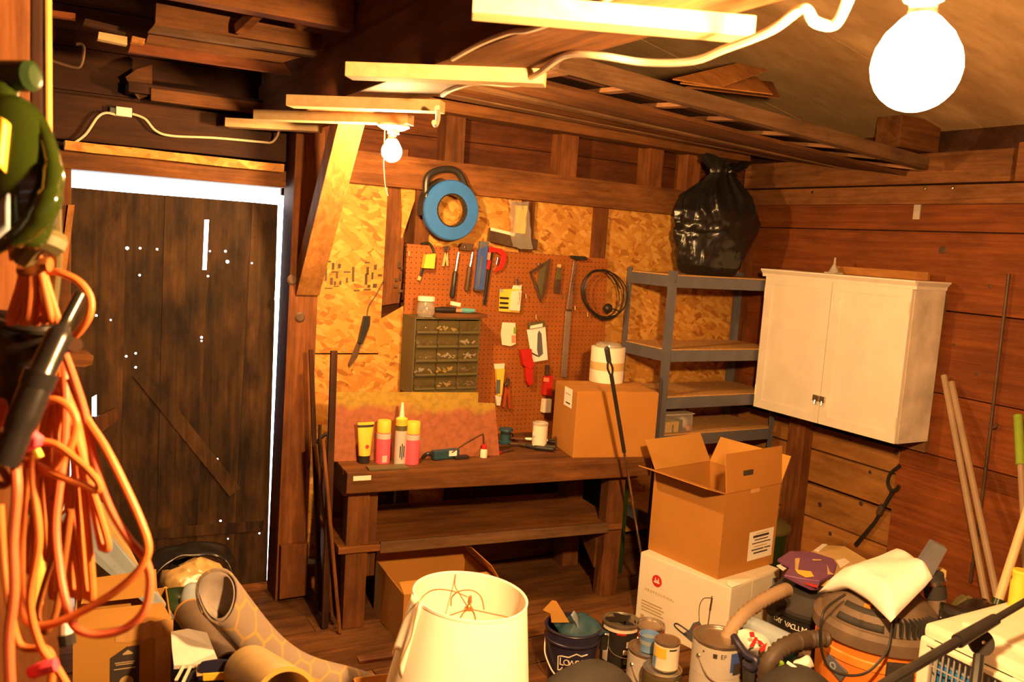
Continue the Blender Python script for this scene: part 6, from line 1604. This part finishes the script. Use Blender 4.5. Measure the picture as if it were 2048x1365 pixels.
b = B().grid(lambda u, v: A0+ax*(L0*v+.045*math.cos(-2.35+u*7.0+.2)*(1-v)**3)+sd*((.053+.008*u)*(1+.22*math.cos(-2.95+u*7.0))*.78*math.cos(-2.35+u*7.0)*(1-.18*math.sin(PI*v)))*(1+.25*math.cos(-1.15+u*7.0)*(1-v))+un*((.052+.008*u)*(1+.22*math.cos(-2.95+u*7.0))*.93*math.sin(-2.35+u*7.0)*(1-.18*math.sin(PI*v)))+V((0, 0, -.05*math.sin(PI*v)+.012*math.sin(7*v+2))), 48, 24)
obj('backing', b, M['rugback'], t, smooth=True, world=True, solid=.003)
# dark heap under it
c = PD(545, 1300, 2.45)
b = B().grid(lambda u, v: V((.36*v**.8*math.cos(2*PI*u)*(1+.08*math.sin(3*2*PI*u)), .27*v**.8*math.sin(2*PI*u), .345*(1-v**2.3))), 60, 24, wrapu=True)
bmesh.ops.transform(b.bm, matrix=Matrix.Rotation(math.atan2(ax.y, ax.x), 4, 'Z'), verts=b.bm.verts); b.wobble(.018, 8, 8)
for v in b.bm.verts: v.co.z = max(v.co.z, .0)
o = obj('dark_tarp', b, M['blackmatt'], smooth=True); o.location = (c.x-.02, c.y+.03, .0); tag(o, 'heap of dark folded tarp lying beneath the rolled rug', 'tarp')
# tan cardboard tube
t = thing('cardboard_tube', 'wide tan cardboard tube pointing towards the camera below the rolled rug', 'tube', PD(540, 1350, 2.2))
q0_, q1_ = PD(500, 1345, 2.22), PD(572, 1402, 1.80)
dd = q1_-q0_; L2 = dd.length
b = B().lathe([(.064, 0), (.067, .004), (.067, L2), (.058, L2), (.058, .0)], 40, q0_, dd, closed=True)
obj('tube', b, M['tan'], t, smooth=True, world=True)
obj('end_ring', B().lathe([(.058, L2-.002), (.068, L2-.002), (.068, L2+.002), (.058, L2+.002)], 40, q0_, dd, closed=True), M['card2'], t, world=True)
# grey tube and bits behind the flap
t = thing('grey_tube', 'grey tube with an orange edged mouth lying between the box flap and the rug', 'tube', PD(385, 1235, 2.7))
q0_, q1_ = PD(376, 1224, 2.72), PD(452, 1330, 2.52); dd = q1_-q0_; L2 = dd.length
obj('tube', B().lathe([(.040, 0), (.043, 0), (.043, L2), (.036, L2), (.036, .0)], 30, q0_, dd, closed=True), M['greyplastic'], t, smooth=True, world=True)
obj('mouth', B().lathe([(.036, -.003), (.0445, -.003), (.0445, .004), (.036, .004)], 30, q0_, dd, closed=True), M['card2'], t, smooth=True, world=True)
o = obj('blue_wad', B().ball(PD(385, 1202, 2.85), .045, 3, (.9, .8, 1.2)).wobble(.014, 20), M['bluegrey'], smooth=True); tag(o, 'blue-grey wad tucked behind the grey tube', 'wad')
o = obj('broom_stub', B().tube([PD(330, 1178, 2.95), PD(342, 1200, 2.9), PD(356, 1222, 2.84)], [.008, .016, .02], 10), M['yellow'], smooth=True); tag(o, 'short yellow stub poking up behind the box flap', 'stub')
o = obj('green_bag', B().ball(PD(350, 1245, 2.9), .11, 3, (1, .8, 1.2)).wobble(.02, 12), M['greendark'], smooth=True); tag(o, 'dark green bag behind the box flap under the grey tube', 'bag')
# bin bag with a clear bag of scraps
c = PD(385, 1135, 3.25)
t = thing('bin_bag', 'black bin bag open around tan wrapped scraps in front of the plank door', 'trash bag', (c.x, c.y, 0))
hz_ = c.z+.02
b = B().grid(lambda u, v: V(((.19*math.sin(PI*(.08+.60*v))+.02)*math.cos(2*PI*u), (.16*math.sin(PI*(.08+.60*v))+.02)*math.sin(2*PI*u), hz_*(1-v)+.0)), 48, 20, wrapu=True); b.wobble(.024, 10, 6)
obj('bag', b, M['bag'], t, smooth=True)
b = B().ball((.0, -.05, hz_-.06), .13, 4, (1.0, .75, .62)); b.wobble(.024, 12, 2); b.wobble(.010, 30, 3)
obj('scraps', b, M['amber'], t, smooth=True)
b = B().grid(lambda u, v: V((.17*math.cos(PI*u)*(1-.15*v), .04-.09*v+.05*math.sin(PI*u), hz_-.03+.075*math.sin(PI*u)-.02*v)), 30, 8); b.wobble(.014, 16, 1)
obj('bag_collar', b, M['bag'], t, smooth=True, solid=.008)
obj('teal_scrap', B().ball((-.01, -.15, hz_-.12), .03, 2, (1.3, .5, .8)).wobble(.01, 30), M['teal'], t)
# metal gutter length leaning on the door
t = thing('gutter_length', 'pale grey gutter channel leaning against the left side of the plank door', 'gutter', PD(240, 1090, 3.0))
def gp(x, y): return PD(x, y, 3.16-.0016*(y-950))
for nm, pts, mt in (('face', ((120, 1034), (164, 1006), (290, 1150), (352, 1240), (318, 1232), (142, 1084)), 'bluegrey'), ('side', ((176, 988), (216, 1014), (276, 1128), (330, 1205), (352, 1240), (290, 1150), (164, 1006)), 'tan'), ('end_plate', ((124, 1024), (146, 936), (178, 986), (164, 1006), (150, 1002)), 'cream')):
    obj(nm, B().prism([gp(*q) for q in pts], (0, .006, 0)), M[mt], t, world=True)  # grey channel; warm lamp light on its side is put into the tan colour
for k in range(3):
    obj('seam', B().tube([gp(150+34*k, 1072+32*k), gp(186+34*k, 1046+36*k)], .0025, 6), M['paper'], t, world=True)
# ================================================================ hanks of cord and the leaf blower on the left post
def hank(name, lab, pts, r, mt, seg=9, n=9):
    o = thing(name, lab, 'extension cord', pts[0])
    obj('cord', B().tube(spline(pts, n), r, seg), M[mt], o, smooth=True, world=True)
    return o
rnd = random.Random(12)
def q_(x, y, d_=1.2): return PD(x, y, d_)
# upper hank: bunched loops tied near the top, its tail looping out over the door
pts = []
for k in range(9):
    x0 = 48+5.5*k+rnd.uniform(-3, 3); d_ = 1.22-.012*(k % 4)
    xb = 18+11*k+rnd.uniform(-4, 4)
    pts += [q_(50+3.0*k, 520+4*math.cos(k), d_), q_(38+7*k, 575, d_), q_(xb, 632+rnd.uniform(-6, 10), d_), q_(xb+6, 640, d_-.012), q_(45+6.5*k, 580, d_-.02), q_(54+3*k, 515, d_-.02)]
pts += [q_(84, 540, 1.18), q_(120, 546, 1.17), q_(158, 564, 1.17), q_(180, 596, 1.17), q_(179, 630, 1.17), q_(160, 662, 1.18), q_(141, 680, 1.19), q_(128, 694, 1.20)]
t = hank('extension_cord', 'bunched orange extension cord hanging highest on the left post, tail looping out over the door', pts, .0052, 'cord')
b = B().tube([q_(40+60*u/6, 538+3*math.sin(u)-1.2*u, 1.15) for u in range(7)], .010, 8); obj('tie', b, M['cordbrown'], t, smooth=True, world=True)
# lower hank 1: many long hanging strands
pts = []
bots = [(70, 1030), (98, 1118), (150, 1186), (176, 1190), (205, 1096), (160, 1080), (60, 1140), (110, 1190)]
for k, (bx_, by_) in enumerate(bots):
    d_ = 1.26-.014*(k % 5)
    pts += [q_(118+1.5*k, 702+5*(k % 3), d_), q_(112+(bx_-112)*.30+rnd.uniform(-24, 20), 800, d_), q_(108+(bx_-108)*.7+rnd.uniform(-26, 26), 930, d_-.01), q_(bx_-7, by_-22, d_-.01), q_(bx_, by_, d_-.015), q_(bx_+9, by_-18, d_-.02), q_(112+(bx_-112)*.75+rnd.uniform(-24, 28), 900, d_-.02), q_(118+rnd.uniform(-14, 22), 780, d_-.02)]
t = hank('extension_cord', 'long orange extension cord hanging in many loops from the lower nail of the left post', pts, .0052, 'cord')
# lower hank 2: the two wide loops swinging out to the right
pts = [q_(126, 700, 1.17), q_(148, 760, 1.15), q_(170, 830, 1.14), q_(188, 915, 1.13), q_(215, 1005, 1.12), q_(255, 1075, 1.12), q_(289, 1118, 1.12), q_(300, 1165, 1.12), q_(288, 1222, 1.12), q_(250, 1258, 1.12), q_(200, 1270, 1.12), q_(160, 1262, 1.12), q_(140, 1238, 1.13),
       q_(128, 1190, 1.14), q_(118, 1130, 1.15), q_(112, 1040, 1.16), q_(128, 900, 1.17), q_(132, 800, 1.17), q_(128, 712, 1.18)]
t = hank('extension_cord', 'coral orange cord whose widest loop swings out in front of the door', pts, .0056, 'cordred')
pts = [q_(140, 760, 1.16), q_(172, 836, 1.14), q_(210, 895, 1.13), q_(246, 965, 1.125), q_(280, 1040, 1.12), q_(296, 1090, 1.118), q_(290, 1122, 1.116), q_(268, 1152, 1.115), q_(225, 1188, 1.115), q_(160, 1226, 1.115), q_(100, 1250, 1.115), q_(62, 1248, 1.12), q_(45, 1215, 1.13),
       q_(42, 1120, 1.14), q_(46, 1020, 1.14), q_(60, 900, 1.15), q_(85, 800, 1.16), q_(118, 720, 1.17)]
t = hank('extension_cord', 'light orange cord making the second wide loop and crossing low over the cardboard box', pts, .0054, 'cord')
# tangled short loops in front
pts = [q_(70, 842, 1.1), q_(95, 802, 1.1), q_(130, 808, 1.1), q_(152, 840, 1.1), q_(146, 880, 1.1), q_(128, 915, 1.1), q_(95, 945, 1.1), q_(60, 930, 1.1), q_(55, 922, 1.1), q_(110, 950, 1.09), q_(160, 968, 1.09), q_(192, 982, 1.09), q_(198, 970, 1.09), q_(180, 945, 1.09),
       q_(150, 918, 1.09), q_(115, 892, 1.09), q_(80, 884, 1.09), q_(70, 890, 1.09), q_(66, 960, 1.09), q_(78, 1080, 1.08), q_(60, 1200, 1.08), q_(80, 1290, 1.08), q_(115, 1340, 1.08), q_(150, 1400, 1.08)]
t = hank('extension_cord', 'orange cord tangled in small loops around the pink tag', pts, .0050, 'cord')
pts = [q_(30, 925, 1.06), q_(34, 980, 1.05), q_(26, 1080, 1.05), q_(28, 1180, 1.05), q_(18, 1280, 1.05), q_(22, 1400, 1.05)]
t = hank('extension_cord', 'thick coral cord hanging straight down nearest the left edge', pts, .0062, 'cordred')
pts = [q_(105, 1000, 1.2), q_(138, 960, 1.2), q_(142, 1010, 1.19), q_(120, 1080, 1.19), q_(92, 1160, 1.19), q_(75, 1230, 1.19), q_(90, 1265, 1.18), q_(112, 1225, 1.18), q_(130, 1110, 1.18), q_(142, 1020, 1.18)]
t = hank('extension_cord', 'dark brown cord mixed in among the orange strands', pts, .0045, 'cordbrown')
pts = [q_(0, 1010, 1.12), q_(6, 1100, 1.12), q_(18, 1200, 1.11), q_(40, 1290, 1.11), q_(92, 1300, 1.1), q_(105, 1330, 1.1), q_(98, 1400, 1.1)]
t = hank('extension_cord', 'orange cord sweeping across the lower left corner', pts, .0050, 'cord')
obj('red_tie', B().tube(spline([q_(66, 1345, 1.08), q_(85, 1338, 1.07), q_(112, 1330, 1.07)], 5), .009, 8), M['magenta'], t, smooth=True, world=True)
obj('plug', B().tube([q_(132, 1268, 1.16), q_(136, 1290, 1.16)], .011, 10), M['black'], t, smooth=True, world=True)
obj('plug_face', B().tube([q_(133, 1246, 1.16), q_(133, 1268, 1.16)], .009, 10), M['paper'], t, smooth=True, world=True)
# coral strap and pink tag
t = thing('rubber_strap', 'flat coral strap looped over the upper nail above the bunched cord', 'strap', q_(55, 470, 1.15))
obj('strap', B().grid(lambda u, v: q_(14+85*u+6*v, 488-56*u+34*v-10*math.sin(PI*u), 1.14-.02*math.sin(PI*v)), 12, 6), M['salmon'], t, smooth=True, world=True, solid=.004)
obj('red_clasp', B().ball(q_(92, 482, 1.13), .012, 2), M['redtool'], t, smooth=True, world=True)
obj('pale_clasp', B().ball(q_(80, 475, 1.12), .009, 2), M['white'], t, smooth=True, world=True)
t = thing('plug_end', 'bright pink socket end with a yellow pin hanging among the orange loops', 'socket', q_(55, 885, 1.05))
obj('body', B().prism([q_(x, y, 1.07) for x, y in ((38, 872), (52, 860), (74, 878), (72, 894), (44, 908), (36, 890))], FW*.02), M['magenta'], t, world=True, bevel=.003)
obj('pin', B().tube([q_(72, 900, 1.06), q_(80, 916, 1.06)], .005, 8), M['yellow'], t, smooth=True, world=True)
o = obj('pink_ribbon', B().prism([q_(x, y, 1.14) for x, y in ((26, 962), (46, 955), (50, 985), (36, 1000), (24, 990))], FW*.006), M['magenta']); tag(o, 'pink ribbon behind the strands below the pink socket', 'ribbon')
o = obj('yellow_bar', B().tube([q_(70, 1090, 1.30), q_(78, 1150, 1.30), q_(72, 1210, 1.30)], .010, 10), M['brass'], smooth=True); tag(o, 'yellow handle showing between the hanging cords', 'handle')
t = thing('nail_peg', 'dark wooden peg driven into the left post carrying the lower cords', 'peg', q_(128, 695, 1.3))
obj('peg', B().tube([q_(60, 690, 1.62), q_(128, 692, 1.2), q_(150, 690, 1.12)], .010, 8), M['dark_x'], t, smooth=True, world=True)
obj('strap', B().tube(spline([q_(45, 515, 1.12), q_(80, 478, 1.1), q_(120, 492, 1.12)], 6), .016, 8), M['olive'], t, smooth=True, world=True)
# brown rope tangle at the far left
pts = [q_(-10+22*math.cos(k*.9)*(1+.1*(k % 3)), 880+62*math.sin(k*.53)+2*k, 1.1-.003*k) for k in range(22)]
o = obj('brown_rope', B().tube(spline(pts, 7), .005, 8), M['cordbrown'], smooth=True); tag(o, 'tangled brown rope at the far left edge', 'rope')
pts = [q_(-6+14*math.cos(k*1.1), 850+46*math.sin(k*.7), 1.08-.003*k) for k in range(12)]
o = obj('coral_rope', B().tube(spline(pts, 7), .005, 8), M['cordred'], smooth=True); tag(o, 'short coral rope coil over the brown tangle at the left edge', 'rope')
# leaf blower
t = thing('leaf_blower', 'glossy green leaf blower with a long black tube hanging at the upper left', 'leaf blower', q_(40, 350, 1.08))
b = B().grid(lambda u, v: None or q_(38, 345, 1.08)+RT*(.053*math.cos(2*PI*u)*math.sin(PI*v)**.75+ -.014*math.cos(PI*v)-.02*math.sin(PI*v)*max(0, -math.cos(PI*v)))+UP*(.098*math.cos(PI*v))+FW*(.045*math.sin(2*PI*u)*math.sin(PI*v)**.75), 36, 24, wrapu=True)
obj('housing', b, M['green'], t, smooth=True, world=True)
b = B().tube(spline([q_(-20, 505, 1.06), q_(28, 476, 1.05), q_(78, 436, 1.045), q_(102, 385, 1.05), q_(104, 330, 1.06), q_(88, 270, 1.07), q_(60, 225, 1.08)], 6), [.008]*6+[.014]*6+[.016]*6+[.013]*6+[.010]*6+[.008]*7, 14)
obj('volute', b, M['green'], t, smooth=True, world=True)
obj('motor_cap', B().tube([q_(-25, 158, 1.10), q_(10, 153, 1.10), q_(62, 152, 1.09), q_(70, 152, 1.09)], [.0205, .0205, .0195, .014], 18), M['greendark'], t, smooth=True, world=True)
obj('neck', B().tube(spline([q_(-5, 150, 1.1), q_(8, 195, 1.09), q_(14, 235, 1.09), q_(30, 270, 1.08)], 6), [.02]*6+[.016]*6+[.022]*7, 14), M['green'], t, smooth=True, world=True)
obj('yellow_plate', B().grid(lambda u, v: q_(-10+30*u-10*v, 232+96*v+18*u*u, 1.035-.010*math.sin(PI*u)), 8, 10), M['yellow'], t, smooth=True, world=True, solid=.003)
obj('grey_vent', B().grid(lambda u, v: q_(-10+28*u, 412+70*v-24*u, 1.02), 4, 4), M['bluegrey'], t, smooth=True, world=True, solid=.004)
obj('tube', B().tube(spline([q_(160, 590, 1.13), q_(120, 668, 1.1), q_(78, 760, 1.07), q_(38, 860, 1.05), q_(8, 930, 1.04)], 6), [.008]*6+[.016]*6+[.019]*6+[.017]*7, 14), M['bag'], t, smooth=True, world=True)
obj('tube_band', B().tube([q_(84, 744, 1.07), q_(72, 774, 1.067)], .0205, 14), M['bag'], t, smooth=True, world=True)
obj('hanging_strap', B().tube(spline([q_(108, 380, 1.06), q_(110, 450, 1.12), q_(112, 520, 1.2), q_(104, 610, 1.25)], 6), .008, 8), M['olive'], t, smooth=True, world=True)
# dark bag hanging behind the cords
t = thing('nylon_bag', 'black nylon bag hanging behind the cords on the left post', 'bag', q_(50, 780, 1.35))
b = B().grid(lambda u, v: q_(-25+150*u+10*math.sin(3*v), 628+240*v, 1.36-.05*math.sin(PI*u)*math.sin(PI*v)), 16, 20); b.wobble(.014, 12, 2)
obj('body', b, M['bag'], t, smooth=True, world=True, solid=.02)
obj('seam', B().tube(spline([q_(-20, 640, 1.33), q_(30, 655, 1.31), q_(80, 662, 1.31), q_(122, 655, 1.34)], 5), .008, 8), M['black'], t, smooth=True, world=True)
